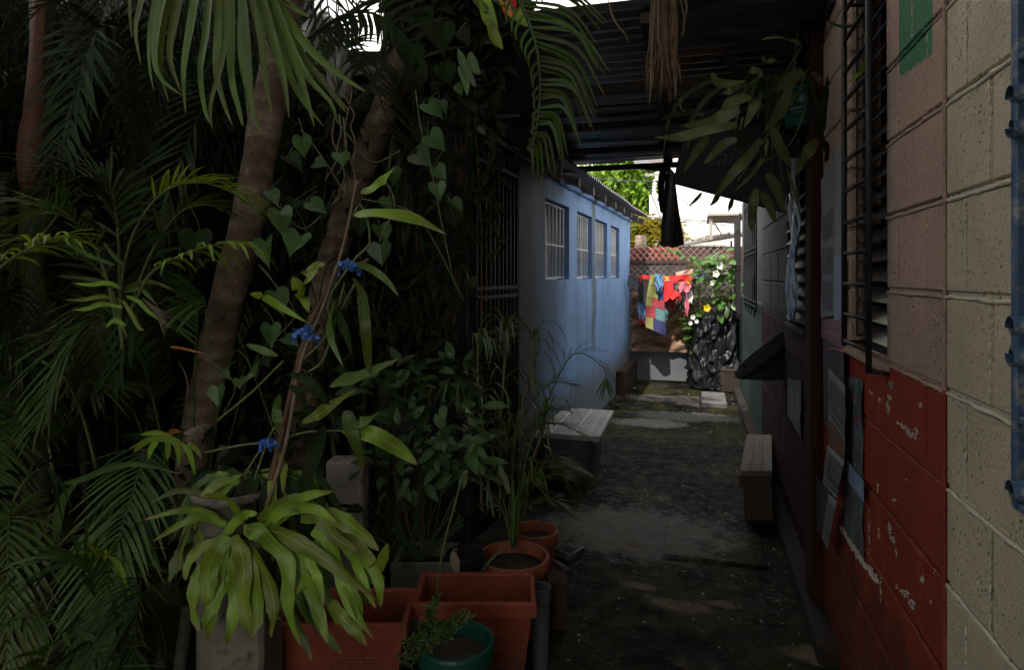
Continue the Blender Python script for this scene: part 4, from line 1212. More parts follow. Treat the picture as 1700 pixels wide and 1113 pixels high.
# black plastic covered heap with a cardboard box beside it
tp = thing('covered_heap', 'heap under crumpled black plastic sheeting beside the right wall', 'covered heap', onZ(1190, 650, 0))
hc0 = onZ(1187, 648, 0); hx, hy, hz = .30, .28, onY(1190, 517, hc0.y).z
def heap(u, v):
    a = u * 2 * PI; 
    if v < .8:
        k = v / .8; z = hz * .96 * k ** .9
        sx = hx * (1.02 - .20 * k) ; sy = hy * (1 - .12 * k)
    else:
        k = (v - .8) / .2; z = hz * (.96 + .05 * k - .03 * k * k); sx = hx * .82 * (1 - k); sy = hy * .88 * (1 - k)
    ca, sa = math.cos(a), math.sin(a)
    sq = (abs(ca) ** 4 + abs(sa) ** 4) ** -.25
    p = V((sx * ca * sq, sy * sa * sq, 0))
    n_a = noise.noise(V((ca * 2.6, sa * 2.6, z * 3.0))); n_b = noise.noise(V((ca * 6 + n_a, sa * 6, z * 6 + 7))); n_c = noise.noise(V((ca * 13, sa * 13, z * 12 + n_a * 4)))
    wr = .05 * (1 - min(1, abs(n_a) * 4)) ** 2 - .03 * (1 - min(1, abs(n_b) * 4)) ** 2 + .010 * (1 - min(1, abs(n_c) * 4))
    p += p.normalized() * wr if p.length > .02 else V((0, 0, 0))
    return hc0 + V((p.x, p.y + hy * .7, max(.02, z + .03 * noise.noise(V((p.x * 8, p.y * 8, 9)))) + (.09 * p.x / hx if v > .5 else 0)))
MB().grid(heap, 180, 70).build('plastic_cover', M['tarp'], tp, True)
MB().tube([hc0 + V((-.22, .1, hz * .80)), hc0 + V((0, -.03, hz * .86)), hc0 + V((.24, .0, hz * .84))], .008, 5).build('cord', M['tarp'], tp)
cb = thing('dark_box', 'dark box standing at the foot of the black plastic heap', 'box', onZ(1212, 650, 0))
b0 = onZ(1196, 650, 0)
cbf = [MB().bbox((0, 0, 0), (.24, .2, .26), .006, None, None)]
for m_ in cbf:
    for p in m_.v: p += V((b0.x, b0.y - .05, .002))
    m_.build('carton', M['brownbrick'], cb)
MB().poly([V((b0.x, b0.y - .056, .264)), V((b0.x + .24, b0.y - .056, .264)), V((b0.x + .24, b0.y + .02, .29)), V((b0.x, b0.y + .02, .29))], (0, 0, .004)).build('flap', M['brownbrick'], cb)
wb = thing('white_jug', 'small dirty white container at the base of the plastic heap', 'jug', onZ(1153, 642, 0))
MB().lathe([(.0, 0), (.045, 0), (.05, .02), (.05, .1), (.03, .13), (.015, .14), (.015, .16), (0, .16)], onZ(1154, 641, 0) + V((0, 0, .004)), 14).build('body', M['whiteplastic'], wb, True)
# dark plinth block at the foot of the blue wall
pl = thing('stone_plinth', 'low dark stained masonry block at the far foot of the blue wall', 'block', onZ(1022, 655, 0))
a = onplane(1042, 630, BH1, (0, 1, 0))
s1_ = sE - .02; s0_ = sE - 1.15
def plz(u, v):
    return None
mb = MB(); mb.bbox((s0_, -.10, -.03), (s1_, -.002, .30), .02, BX, BH0); mb.build('masonry', M['brownbrick'], pl)
rb = MB()
for i in range(26):
    p = onB(1000, 668) + bn_ * R.uniform(.02, .2) + bdir * R.uniform(-.6, .9); p.z = .02
    s = R.uniform(.015, .05); 
    rb.add([p + V((R.uniform(-1, 1), R.uniform(-1, 1), R.uniform(-.4, .4))).normalized() * s for _ in range(4)], [(0, 1, 2), (0, 2, 3), (0, 3, 1), (1, 3, 2)])
rb.top('rubble', M['brownbrick'], 'bits of broken brick along the foot of the blue wall', 'rubble', kind='stuff')

# things beyond the gate
wbuild = thing('white_building', 'tall white sunlit building wall beyond the gate', 'building', onY(1170, 400, 15))
MB().box((onY(1106, 300, 15).x, 15, -.06), (6, 16, 8)).build('wall', M['whitewall'], wbuild)
MB().box((onY(1106, 300, 15).x - .05, 14.94, 7.6), (6.05, 14.998, 7.7)).build('cornice', M['beigeroof'], wbuild)
rs = thing('beige_shed_roof', 'flat beige sheet roof of a shed below the white building', 'roof', onY(1160, 400, 12.5))
MB().poly([onY(1128, 386, 14), onY(1206, 386, 14), onY(1206, 406, 12), onY(1106, 406, 12)], (0, 0, .06)).build('roof_sheet', M['beigeroof'], rs)
MB().poly([onY(1106, 409, 12), onY(1250, 409, 12), onY(1250, 500, 12), onY(1106, 500, 12)], (0, -.1, 0)).build('wall', mk('dull_red_brown_wall', (.14, .06, .045), .9, .3, 4), rs)
lt = thing('lean_to', 'small lean-to roof with debris on top above the hibiscus', 'lean-to', onY(1190, 410, 9.6))
MB().poly([onY(1120, 408, 9.6), onY(1232, 390, 9.6), onY(1240, 383, 10.4), onY(1140, 400, 10.4)], (0, 0, .03)).build('roof_sheet', M['tinold'], lt)
MB().box((onY(1152, 408, 9.6).x, 9.58, onY(1152, 420, 9.6).z), (.5, 9.62, onY(1152, 412, 9.6).z)).build('beam', M['black'], lt)
for (a, b_) in (((1163, 408), (1165, 425)), ((1170, 425), (1212, 445)), ((1195, 410), (1180, 430)), ((1214, 400), (1216, 520))):
    MB().tube([onY(*a, 9.58), onY(*b_, 9.5)], .016, 5).build('strut', M['black'], lt)
mb = MB()
for i in range(220):
    u = R.random(); p = onY(1148 + 62 * u, 402 - 10 * u - R.uniform(0, 5), 9.7 + R.uniform(0, .5)); s = R.uniform(.015, .05)
    mb.add([p + V((R.uniform(-1, 1), R.uniform(-1, 1), R.uniform(-.5, .5))) * s for _ in range(4)], [(0, 1, 2), (0, 2, 3), (0, 3, 1), (1, 3, 2)])
mb.build('debris', M['beigeroof'], lt, kind='stuff')
up_ = thing('utility_pole', 'utility pole with white insulators and a pale equipment box beyond the gate', 'pole', onZ(1098, 560, 0))
pp0 = onY(1100, 400, 12.6); pp0.z = 0
MB().tube([pp0, pp0 + V((0, 0, 4.6))], [.08, .065], 10).build('pole', M['whiteconc'], up_, True)
qa, qb = onY(1079, 367, 12.4), onY(1103, 324, 12.4)
bxm = MB().bbox((0, 0, 0), ((qb - qa).x, .2, (qb - qa).z), .02)
for p in bxm.v: p += V((qa.x, 12.2, qa.z))
bxo = bxm.build('equipment_box', M['whitewall'], up_)
MB().box((qa.x + .15, 12.192, qa.z + .35), (qa.x + .2, 12.199, qa.z + .42)).build('latch', M['ink'], bxo)
MB().box((qa.x + .04, 12.192, qa.z + .1), (qa.x + .12, 12.199, qa.z + .12)).build('vent', M['ink'], bxo)
for i, (px, py) in enumerate(((1086, 322), (1090, 300), (1094, 290), (1087, 312))):
    c = onY(px, py, 12.3)
    MB().lathe([(.02, 0), (.05, .02), (.02, .05), (.05, .08), (.02, .11), (.045, .14), (.0, .17)], c, 10).build('insulator', M['whitewall'], up_, True)
MB().box((qa.x - .1, 12.25, qb.z + .35), (qb.x + .3, 12.32, qb.z + .4)).build('crossarm', M['whiteconc'], up_)
MB().lathe([(0, 0), (.13, 0), (.14, .05), (.14, .3), (.08, .38), (0, .4)], onY(1104, 395, 12.3), 14).build('canister', M['whiteplastic'], up_, True)
def wire(label, pts, r_, mat='ink', sag=.0):
    mb = MB(); mb.tube(spline([onY(px, py, Y) - V((0, 0, 0)) for px, py, Y in pts], 16), r_, 5); mb.top('wire', M[mat], label, 'wire', 'wires beyond the gate')
wire('white pipe stretched from the blue roof corner past the pole', [(1045, 356, 9.2), (1100, 362, 9.6), (1225, 371, 10)], .012, 'whiteplastic')
wire('lower thin cable running parallel below the white pipe', [(1052, 362, 9.2), (1120, 367, 9.6), (1225, 376, 10)], .006)
wire('slack cable sagging from behind the sign to the right eave', [(1112, 318, 11), (1150, 345, 11), (1175, 362, 10.5), (1196, 386, 9.8)], .007)
wire('straight cable crossing steeply down to the right eave', [(1150, 300, 11), (1172, 345, 10.6), (1198, 389, 9.8)], .007)
wire('horizontal cable crossing in front of the tall green tree', [(960, 292, 11), (1030, 300, 11), (1110, 301, 11)], .008)
wire('cable dropping from the canopy past the equipment box', [(1062, 270, 9), (1078, 315, 10), (1092, 350, 11), (1098, 372, 11.5)], .008)

# trees beyond
def crown(centre, radii, n, leaf, mat, parent, name='crown', flat=.3, seeds=40):
    mb = MB()
    cl = []
    for _ in range(seeds):
        while True:
            q = V((R.uniform(-1, 1), R.uniform(-1, 1), R.uniform(-1, 1)))
            if q.length < 1: break
        q = q.normalized() * (q.length ** .5)
        cl.append((V((q.x * radii[0], q.y * radii[1], q.z * radii[2])) * .82, R.uniform(.22, .42)))
    rm = min(radii)
    for i in range(n):
        c, rr = R.choice(cl)
        o = V((R.gauss(0, 1), R.gauss(0, 1), R.gauss(0, .8))).normalized() * rr * rm * R.uniform(.5, 1.1)
        p = V(centre) + c + o
        d = (o.normalized() + V((R.uniform(-.8, .8), R.uniform(-.8, .8), R.uniform(-1.1, .2)))).normalized()
        L = leaf * R.uniform(.6, 1.3); sd = d.cross(V((R.uniform(-.5, .5), R.uniform(-.5, .5), 1))).normalized() * L * .26
        m_ = p + d * L * .5
        mb.add([p, m_ - sd, p + d * L, m_ + sd, m_ - UP * L * .06], [(0, 1, 4), (1, 2, 4), (2, 3, 4), (3, 0, 4)], [(.5, 0), (0, .5), (.5, 1), (1, .5), (.5, .5)])
    return mb.build(name, mat, parent, kind='stuff')
tr1 = thing('leafy_tree', 'tall bright green leafy tree beyond the gate', 'tree', onY(1035, 450, 17))
tb = onY(1035, 400, 17)
MB().tube([V((tb.x, 17, 0)), V((tb.x + .1, 17, 2)), V((tb.x, 17, 3.6)), V((tb.x + .2, 17, 5))], [.17, .14, .1, .05], 9).build('trunk', M['bark'], tr1, True)
for k in range(6):
    MB().tube(spline([V((tb.x, 17, 2 + k * .35)), V((tb.x + R.uniform(-.6, .6), 17 + R.uniform(-.5, .5), 2.8 + k * .4)), V((tb.x + R.uniform(-1.6, 1.6), 17 + R.uniform(-.8, .8), 3.4 + k * .5))], 6), [.06, .055, .05, .04, .03, .02, .01], 6).build('limb', M['bark'], tr1, True)
crown(onY(1040, 305, 17), (1.7, 1.5, 1.6), 12000, .21, M['tree_leaf'], tr1, seeds=70)
tr2 = thing('yellowish_bush', 'yellow green bush with a cut stump rising above the red lattice wall', 'bush', onY(1080, 420, 12))
crown(onY(1085, 402, 12), (.85, .6, .42), 4500, .12, M['bush_leaf'], tr2, seeds=30)
crown(onY(1050, 385, 12), (.4, .5, .3), 1800, .12, M['tree_leaf'], tr2, seeds=14)
c = onY(1061, 412, 11.2); c2 = onY(1064, 391, 11.2)
MB().tube([V((c.x, 11.2, 0)), c, V((c.x, 11.2, c2.z))], [.085, .075, .07], 9).build('cut_stump', M['bark'], tr2, True)
c = onY(1069, 412, 11.25)
MB().tube([V((c.x, 11.25, 0)), c, V((c.x, 11.25, c2.z))], [.05, .045, .045], 9).build('cut_stump', M['greytrunk'], tr2, True)
for bp_ in ((-3.4, 15, 'hedge mass far left'),):
    pass
# ================================================================ PALMS AND PLANTS ON THE LEFT
def lance(t): return max(.05, math.sin(PI * min(1, .08 + t * .92)) ** .6 * (1 - .25 * t))
def blade(parent, pts, wd, mat, name='leaf', hint=None, fold=.25, prof=None, n=8, twist=0, wave=0):
    """one leaf blade through world points"""
    p = spline(pts, n)
    m_ = MB().ribbon(p, wd, hint if hint is not None else -FW, fold, prof, twist, wave)
    return m_.build(name, mat, parent, True)
def blocked(p):
    r_ = p - V((0, 0, EYE)); d = r_.dot(FW)
    if d < .3: return True
    x = CX + FPX * r_.dot(RT) / d; y = CY - FPX * r_.z / d
    if x > 690 and y > -60: return True
    return (d < 2.8 and 330 < x < 640 and 120 < y < 860) or (d < 2.0 and x > 60 and y < 700) or (d < 1.85 and x > 250) or d < 1.4
def frond(parent, pts, L, n, wd, mat, sep=False, a0=62, a1=22, droop=.35, sides=(1, -1), stem_r=.006, lift=.25, stem_from=.12, smat=None, jit=.12, avoid=False):
    """pinnate frond: rachis along pts, leaflets both sides"""
    rp = spline(pts, 30); T = tangents(rp)
    st = MB().tube(rp, [stem_r * (1 - .8 * i / 30) for i in range(31)], 5)
    fr = None
    if sep: fr = st.build('frond', smat or M['stem'], parent, True)
    lm = MB()
    for i in range(n):
        s = stem_from + (1 - stem_from) * (i + .5) / n
        k = s * 30; j = min(int(k), 29); p = rp[j].lerp(rp[j + 1], k - j); t = T[j]
        S_ = t.cross(UP); S_ = S_.normalized() if S_.length > .05 else RT.copy()
        N = S_.cross(t)
        ln_ = L * (.35 + .75 * math.sin(PI * min(1, (s - stem_from) / (1 - stem_from) * .82 + .14))) * R.uniform(.88, 1.1)
        ang = math.radians(a0 + (a1 - a0) * s + R.uniform(-6, 6))
        for sd in sides:
            d = (t * math.cos(ang) + S_ * sd * math.sin(ang) + N * lift).normalized()
            d = (d + V((R.uniform(-1, 1), R.uniform(-1, 1), R.uniform(-1, 1))) * jit).normalized()
            dr = droop * R.uniform(.6, 1.4)
            q = [p + d * ln_ * u - UP * dr * ln_ * u * u for u in (0, .25, .5, .75, 1)]
            if avoid and blocked(q[2]): continue
            if sep: MB().ribbon(q, wd, N, .3, lance).build('leaflet', mat, fr, True)
            else: lm.ribbon(q, wd, N, .3, lance)
    if not sep:
        o = len(st.v); st.v += lm.v; st.uv += lm.uv; st.f += [tuple(o + x for x in f) for f in lm.f]
        fr = st.build('frond', mat, parent, True)
    return fr
def px3(l, d):
    """list of (px,py) or (px,py,depth) to points"""
    return [P(*(q if len(q) == 3 else (q[0], q[1], d))) for q in l]

# ---- two big ringed trunks with their crowns
def trunk_pts(l): return spline([P(*q) for q in l], 26)
pa = thing('palm_tree', 'thick ringed palm trunk curving up left of the staked climber', 'palm', onZ(320, 1080, 0))
tp_ = trunk_pts([(300, 905, 2.65), (335, 690, 2.6), (372, 520, 2.6), (415, 350, 2.6), (445, 180, 2.6), (480, 0, 2.65), (520, -200, 2.8), (560, -420, 3.0)])
MB().tube(tp_, [(.070 - .008 * i / 26) * (1 + .05 * math.sin(i * 2.3)) for i in range(27)], 16).build('trunk', M['bark'], pa, True)
MB().tube([V((tp_[0].x, tp_[0].y, -.05)), tp_[0]], [.095, .070], 16).build('trunk_base', M['bark'], pa, True)
def big_crown(par, top, n, Lr, seed, elev=(.2, 1.0)):
    for i in range(n):
        a = seed + i * 2.4; e = R.uniform(*elev); d = V((math.cos(a), math.sin(a), 0))
        q = [top, top + d * Lr * .35 + UP * Lr * e * .38, top + d * Lr * .75 + UP * Lr * (e * .42 - .05), top + d * Lr + UP * Lr * (e * .3 - .25)]
        frond(par, q, .42, 34, .030, M['green'], a0=65, a1=25, droop=.5, stem_r=.014, avoid=True)
pb_ = thing('palm_tree', 'dark leaning palm trunk rising to the right behind the heart leaved vine', 'palm', onZ(520, 1000, 0))
tp2 = trunk_pts([(500, 800, 3.0), (520, 600, 2.95), (548, 440, 2.9), (598, 290, 2.9), (650, 150, 2.9), (712, 0, 2.95), (780, -170, 3.1), (840, -330, 3.2)])
MB().tube(tp2, [(.066 - .006 * i / 26) * (1 + .05 * math.sin(i * 2.1)) for i in range(27)], 16).build('trunk', M['bark'], pb_, True)
MB().tube([V((tp2[0].x, tp2[0].y, -.05)), tp2[0]], [.09, .066], 16).build('trunk_base', M['bark'], pb_, True)
big_crown(pa, tp_[-1], 13, 1.7, .3, (.9, 1.5))
big_crown(pb_, tp2[-1], 11, 1.6, 1.1, (.9, 1.5))
# ---- slim palm with rust coloured sheath
ps_ = thing('slim_palm', 'slim grey palm stem with a rust brown sheath at the far left', 'palm', onZ(62, 1000, 0))
sp = trunk_pts([(66, 700, 2.7), (58, 500, 2.7), (54, 380, 2.7), (58, 240, 2.7), (68, 80, 2.75), (72, -60, 2.8), (76, -260, 2.9)])
MB().tube(sp, [.045 + .004 * math.sin(i) for i in range(27)], 12).build('stem', M['greytrunk'], ps_, True)
MB().tube([V((sp[0].x, sp[0].y, -.05)), sp[0]], [.06, .045], 12).build('stem_base', M['greytrunk'], ps_, True)
MB().tube(spline([P(46, 330, 2.64), P(50, 250, 2.64), P(56, 190, 2.64), P(60, 120, 2.65), (P(66, 0, 2.7)), P(70, -80, 2.72)], 16), [.02, .034, .042, .046, .044, .044, .038, .035, .033, .03, .028, .026, .025, .024, .022, .02, .018], 10).build('sheath', M['sheath'], ps_, True)
for i in range(7):
    a = i * .9 + .4; top = sp[-1]; d = V((math.cos(a), math.sin(a), 0)); Lr = 1.3
    frond(ps_, [top - UP * .2, top + d * .4 + UP * .6, top + d * .9 + UP * .8, top + d * 1.3 + UP * .5], .30, 28, .018, M['dark'], droop=.5, stem_r=.01, avoid=True)

# ---- areca thicket: clumps of fronds, filling the dark left side
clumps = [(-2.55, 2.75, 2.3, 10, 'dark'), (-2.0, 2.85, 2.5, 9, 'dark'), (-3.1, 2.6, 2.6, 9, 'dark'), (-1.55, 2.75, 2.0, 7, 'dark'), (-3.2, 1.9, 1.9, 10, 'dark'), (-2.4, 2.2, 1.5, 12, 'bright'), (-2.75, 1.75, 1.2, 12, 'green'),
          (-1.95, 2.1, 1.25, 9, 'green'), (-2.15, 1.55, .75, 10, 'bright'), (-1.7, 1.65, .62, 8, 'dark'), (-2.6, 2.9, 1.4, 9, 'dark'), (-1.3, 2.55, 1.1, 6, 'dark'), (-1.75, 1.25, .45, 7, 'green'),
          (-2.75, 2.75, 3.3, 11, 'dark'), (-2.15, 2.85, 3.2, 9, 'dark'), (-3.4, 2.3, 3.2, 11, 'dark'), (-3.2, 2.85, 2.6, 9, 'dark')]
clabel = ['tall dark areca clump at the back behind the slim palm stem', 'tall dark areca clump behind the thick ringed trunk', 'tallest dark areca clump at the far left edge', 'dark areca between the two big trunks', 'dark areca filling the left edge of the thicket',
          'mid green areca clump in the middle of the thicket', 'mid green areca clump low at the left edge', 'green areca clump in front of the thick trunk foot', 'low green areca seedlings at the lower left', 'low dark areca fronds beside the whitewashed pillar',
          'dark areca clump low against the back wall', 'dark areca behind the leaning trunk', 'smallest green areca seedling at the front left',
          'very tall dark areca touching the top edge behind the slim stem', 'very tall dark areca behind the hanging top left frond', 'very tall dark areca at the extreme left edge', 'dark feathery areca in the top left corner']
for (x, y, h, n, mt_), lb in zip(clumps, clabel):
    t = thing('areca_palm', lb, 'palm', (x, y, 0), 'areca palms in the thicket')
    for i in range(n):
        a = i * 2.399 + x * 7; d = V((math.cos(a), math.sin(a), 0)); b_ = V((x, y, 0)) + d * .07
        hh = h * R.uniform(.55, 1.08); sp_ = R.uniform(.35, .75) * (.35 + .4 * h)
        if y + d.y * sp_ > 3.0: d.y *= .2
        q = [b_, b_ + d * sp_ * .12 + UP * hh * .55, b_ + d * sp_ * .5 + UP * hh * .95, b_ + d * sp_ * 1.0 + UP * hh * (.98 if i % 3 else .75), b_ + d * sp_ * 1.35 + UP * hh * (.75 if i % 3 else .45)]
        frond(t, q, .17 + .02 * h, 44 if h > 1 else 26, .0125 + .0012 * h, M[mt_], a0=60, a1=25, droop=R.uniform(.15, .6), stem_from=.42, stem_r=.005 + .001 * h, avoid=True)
    for i in range(3):
        MB().tube(spline([V((x + .1 * math.cos(i * 2), y + .1 * math.sin(i * 2), 0)), V((x + .13 * math.cos(i * 2), y + .13 * math.sin(i * 2), h * .3)), V((x + .16 * math.cos(i * 2), y + .16 * math.sin(i * 2), h * .6))], 6), .022 - .002 * i, 7).build('cane', M['greytrunk'], t, True)

# ---- fronds one can pick out, leaflet by leaflet
fb = thing('areca_palm', 'bright lime areca fronds catching the light left of the thick trunk', 'palm', P(205, 700, 2.2))
frond(fb, px3([(200, 560), (203, 460), (225, 380), (270, 320), (330, 303), (385, 320), (405, 335)], 2.15), .17, 26, .013, M['lime'], True, 55, 25, .25, stem_from=.45)
frond(fb, px3([(202, 600), (198, 450), (193, 360), (178, 310), (140, 292), (110, 305)], 2.15), .26, 22, .016, M['green'], True, 60, 25, .35, stem_from=.3)
frond(fb, px3([(215, 520), (250, 455), (300, 425), (350, 408), (400, 405), (425, 415)], 2.05), .13, 13, .016, M['lime'], True, 75, 30, .7, stem_from=.25)
frond(fb, px3([(204, 520), (203, 470), (200, 420), (186, 350), (150, 325), (80, 330)], 2.25), .40, 26, .018, M['dark'], True, 65, 30, .3, sides=(1, -1), stem_from=.2)
frond(fb, px3([(-30, 470), (20, 430), (60, 408), (95, 395), (130, 402)], 1.9), .15, 13, .013, M['lime'], True, 70, 35, .45, stem_from=.2)
frond(fb, px3([(40, 420), (65, 395), (90, 365), (110, 330)], 2.0), .17, 10, .014, M['green'], True, 40, 15, .3)
frond(fb, px3([(205, 560), (230, 470), (262, 400), (300, 352), (345, 340), (372, 352)], 2.2), .15, 22, .013, M['bright'], True, 58, 25, .3, stem_from=.35)
frond(fb, px3([(195, 540), (170, 440), (130, 375), (80, 350), (30, 368)], 2.05), .20, 22, .014, M['bright'], True, 58, 25, .35, stem_from=.3)
frond(fb, px3([(205, 580), (185, 480), (130, 420), (60, 400), (0, 425)], 2.1), .19, 20, .014, M['bright'], True, 58, 25, .4, stem_from=.3)
fc = thing('areca_palm', 'spray of arching yellow green areca leaves below the bright fronds', 'palm', P(204, 560, 2.1))
for l in ([(202, 480), (170, 468), (140, 462), (95, 458)], [(200, 478), (180, 470), (150, 473), (118, 470)], [(205, 500), (170, 492), (140, 498), (108, 498)], [(203, 510), (170, 505), (145, 513), (120, 515)],
          [(207, 480), (235, 468), (260, 470), (290, 482)], [(207, 485), (232, 480), (248, 492), (262, 508)], [(210, 492), (230, 500), (250, 520), (285, 543)], [(205, 500), (218, 520), (232, 545), (240, 548)],
          [(196, 512), (200, 535), (212, 560)], [(208, 540), (190, 532), (175, 545)], [(190, 440), (140, 420), (100, 395)], [(205, 440), (190, 425), (170, 400)]):
    blade(fc, px3(l, R.uniform(1.95, 2.1)), .017, M['yel'] if R.random() < .4 else M['bright'], prof=lance)
for k in range(9):
    blade(fc, px3([(236, 495), (262, 512 + k * 2), (290 - k * 2, 525 + k * 5)], 2.0), .004, M['dry'], prof=lance)
fd = thing('areca_palm', 'low fan of pale green areca leaves near the bottom left', 'palm', onZ(150, 1090, 0))
frond(fd, px3([(170, 1100), (165, 1030), (150, 960), (125, 935), (85, 950)], 1.75), .20, 18, .014, M['green'], True, 50, 20, .5, stem_from=.35)
frond(fd, px3([(160, 1100), (170, 1000), (165, 940), (180, 925), (200, 960), (205, 1020)], 1.8), .16, 16, .013, M['yel'], True, 45, 20, .4, stem_from=.35)
frond(fd, px3([(60, 1150), (80, 1090), (110, 1060), (150, 1050)], 1.6), .16, 14, .013, M['green'], True, 60, 25, .4)
frond(fd, px3([(-20, 1060), (20, 1030), (60, 1025), (105, 1035)], 1.7), .14, 13, .012, M['green'], True, 60, 25, .4)
fe = thing('areca_palm', 'fan of fine green areca leaflets beside the grey cane', 'palm', P(125, 900, 2.3))
frond(fe, px3([(160, 780), (140, 700), (120, 650), (125, 632), (160, 640), (205, 645)], 2.2), .20, 24, .012, M['bright'], True, 50, 15, .3, stem_from=.4)
frond(fe, px3([(90, 820), (80, 740), (45, 690), (0, 680)], 2.1), .24, 18, .014, M['green'], True, 60, 25, .5, stem_from=.3)
frond(fe, px3([(10, 860), (40, 800), (70, 780), (90, 800)], 2.0), .2, 12, .014, M['dark'], True, 60, 25, .5)
blade(fe, px3([(100, 805), (140, 795), (190, 775), (240, 772), (300, 788)], 1.95), .022, M['green'], prof=lance, n=14)
blade(fe, px3([(92, 900), (98, 860), (108, 825), (130, 800)], 1.95), .034, M['green'], prof=lance, n=10)
ff_ = thing('areca_palm', 'small bright green areca leaflets beside the shrivelled pale leaves', 'palm', P(270, 780, 2.2))
for l in ([(300, 740), (262, 728), (215, 745)], [(305, 738), (265, 720), (232, 722)], [(262, 732), (252, 745), (246, 764)], [(278, 733), (280, 748), (277, 765)], [(290, 735), (297, 750), (297, 775)], [(305, 738), (316, 755), (324, 790)], [(312, 736), (326, 745), (335, 762)], [(250, 728), (235, 738), (222, 752)]):
    blade(ff_, px3(l, 2.0), .022, M['lime'], prof=lance)
for k in range(16):
    a = R.uniform(-.4, 1.9); L = R.uniform(25, 60)
    blade(ff_, px3([(305 + k % 3 * 6, 720), (318 + L * .4 * math.cos(a), 722 + L * .4 * math.sin(a) - 8), (325 + L * .7 * math.cos(a), 725 + L * math.sin(a))], 2.02), .010, M['dry'], prof=lance, twist=2)
blade(ff_, px3([(283, 576), (300, 578), (318, 582), (338, 587)], 2.3), .012, M['orange_leaf'], prof=lance)
blade(ff_, px3([(275, 722), (290, 716), (300, 718)], 2.1), .02, M['orange_leaf'], prof=lance)
blade(ff_, px3([(296, 600), (308, 622), (312, 650), (305, 672)], 2.5), .008, M['dry'], prof=lance)
# long lush fronds overhead
f1 = thing('palm_frond', 'large green palm frond with long hanging leaflets at the top left', 'palm frond', P(420, 180, 1.55))
rac = spline([P(150, -90, 1.7), P(260, -75, 1.6), P(350, -60, 1.5), P(430, -30, 1.45), P(480, 5, 1.45)], 20)
MB().tube(rac, [.011 - .0004 * i for i in range(21)], 7).build('rachis', M['stem'], f1, True)
for l, wp in (([(228, -75), (217, -20), (216, 25), (219, 62)], 8), ([(255, -75), (236, 0), (226, 50), (234, 108)], 12), ([(290, -70), (266, 20), (258, 90), (268, 130), (302, 158)], 15), ([(312, -68), (290, 30), (282, 95), (300, 152)], 15),
          ([(335, -65), (318, 40), (306, 115), (308, 188)], 17), ([(352, -62), (344, 50), (334, 115), (341, 180), (349, 205)], 17), ([(366, -58), (363, 50), (360, 115), (372, 170), (386, 208)], 16), ([(382, -52), (384, 60), (385, 130), (398, 185), (403, 210)], 15),
          ([(398, -48), (410, 60), (416, 140), (425, 200), (434, 218)], 17), ([(412, -42), (434, 55), (440, 120), (452, 195)], 17), ([(422, -38), (452, 60), (470, 130), (480, 195)], 17), ([(430, -30), (475, 65), (502, 140), (522, 210)], 18),
          ([(438, -28), (488, 70), (530, 130), (578, 182)], 18), ([(446, -20), (510, 75), (562, 122), (607, 152)], 17), ([(434, -28), (470, 55), (520, 115), (558, 165), (575, 187)], 15), ([(455, -15), (490, 14), (514, 28)], 12),
          ([(428, -30), (470, 95), (498, 160), (536, 208)], 16), ([(275, -72), (252, 30), (248, 100), (255, 150)], 9), ([(300, -70), (272, 40), (268, 120), (280, 170)], 10), ([(372, -55), (372, 80), (350, 170), (352, 215)], 10), ([(405, -45), (400, 80), (410, 150), (412, 200)], 12), ([(445, -25), (500, 110), (548, 170), (560, 205)], 12)):
    blade(f1, px3(l, R.uniform(1.42, 1.56)), wp / 1060 * 1.62, M['bright'], 'leaflet', hint=-FW + RT * R.uniform(-.3, .5), prof=lambda t: max(.06, (1 - t) ** .55 * min(1, .6 + t * 3)), n=14, fold=.4)
f2 = thing('palm_frond', 'green palm frond drooping over the canopy edge in the top middle', 'palm frond', P(885, 250, 1.9))
rp_ = spline([P(845, -40, 1.9), P(868, 15, 1.9), P(890, 75, 1.9), P(897, 140, 1.9), P(893, 200, 1.9), P(882, 250, 1.9)], 40)
MB().tube(rp_, [.006 - .0001 * i for i in range(41)], 6).build('rachis', M['green'], f2, True)
for i in range(34):
    s = i / 33; p = rp_[int(s * 40)]; 
    ex = 165 * (1 - s) ** .8 + 2; ey = 55 + 62 * math.sin(s * 2.2) * (1 - .45 * max(0, s - .6) / .4); 
    k = .5 + .5 * math.sin(min(1, .25 + s * 1.2) * PI * .9)
    e = p + (RT * ex * R.uniform(.85, 1.1) - UP * ey * k * R.uniform(.9, 1.1)) / FPX * 1.9 + FW * R.uniform(-.08, .12)
    m_ = p.lerp(e, .5) + (RT * ex * .12 + UP * ey * .28) / FPX * 1.9
    blade(f2, [p, m_, e], .013, M['green'], 'leaflet', prof=lance, n=8, fold=.35)
    if i % 2 == 0 and s > .1:
        e = p + (RT * (-18 + 14 * s) - UP * (60 - 45 * s)) / FPX * 1.9 - FW * .02
        blade(f2, [p, p.lerp(e, .5) - RT * .012, e], .010, M['green'], 'leaflet', prof=lance, n=6, fold=.35)
f3 = thing('palm_frond', 'dark palm frond silhouetted against the bright sky between the trunks', 'palm frond', P(600, 60, 2.3))
rp_ = spline([P(490, 80, 2.3), P(540, 42, 2.3), P(580, 22, 2.3), P(620, 22, 2.3), P(660, 48, 2.3), P(700, 95, 2.3)], 40)
MB().tube(rp_, [.007 - .0001 * i for i in range(41)], 6).build('rachis', M['dark'], f3, True)
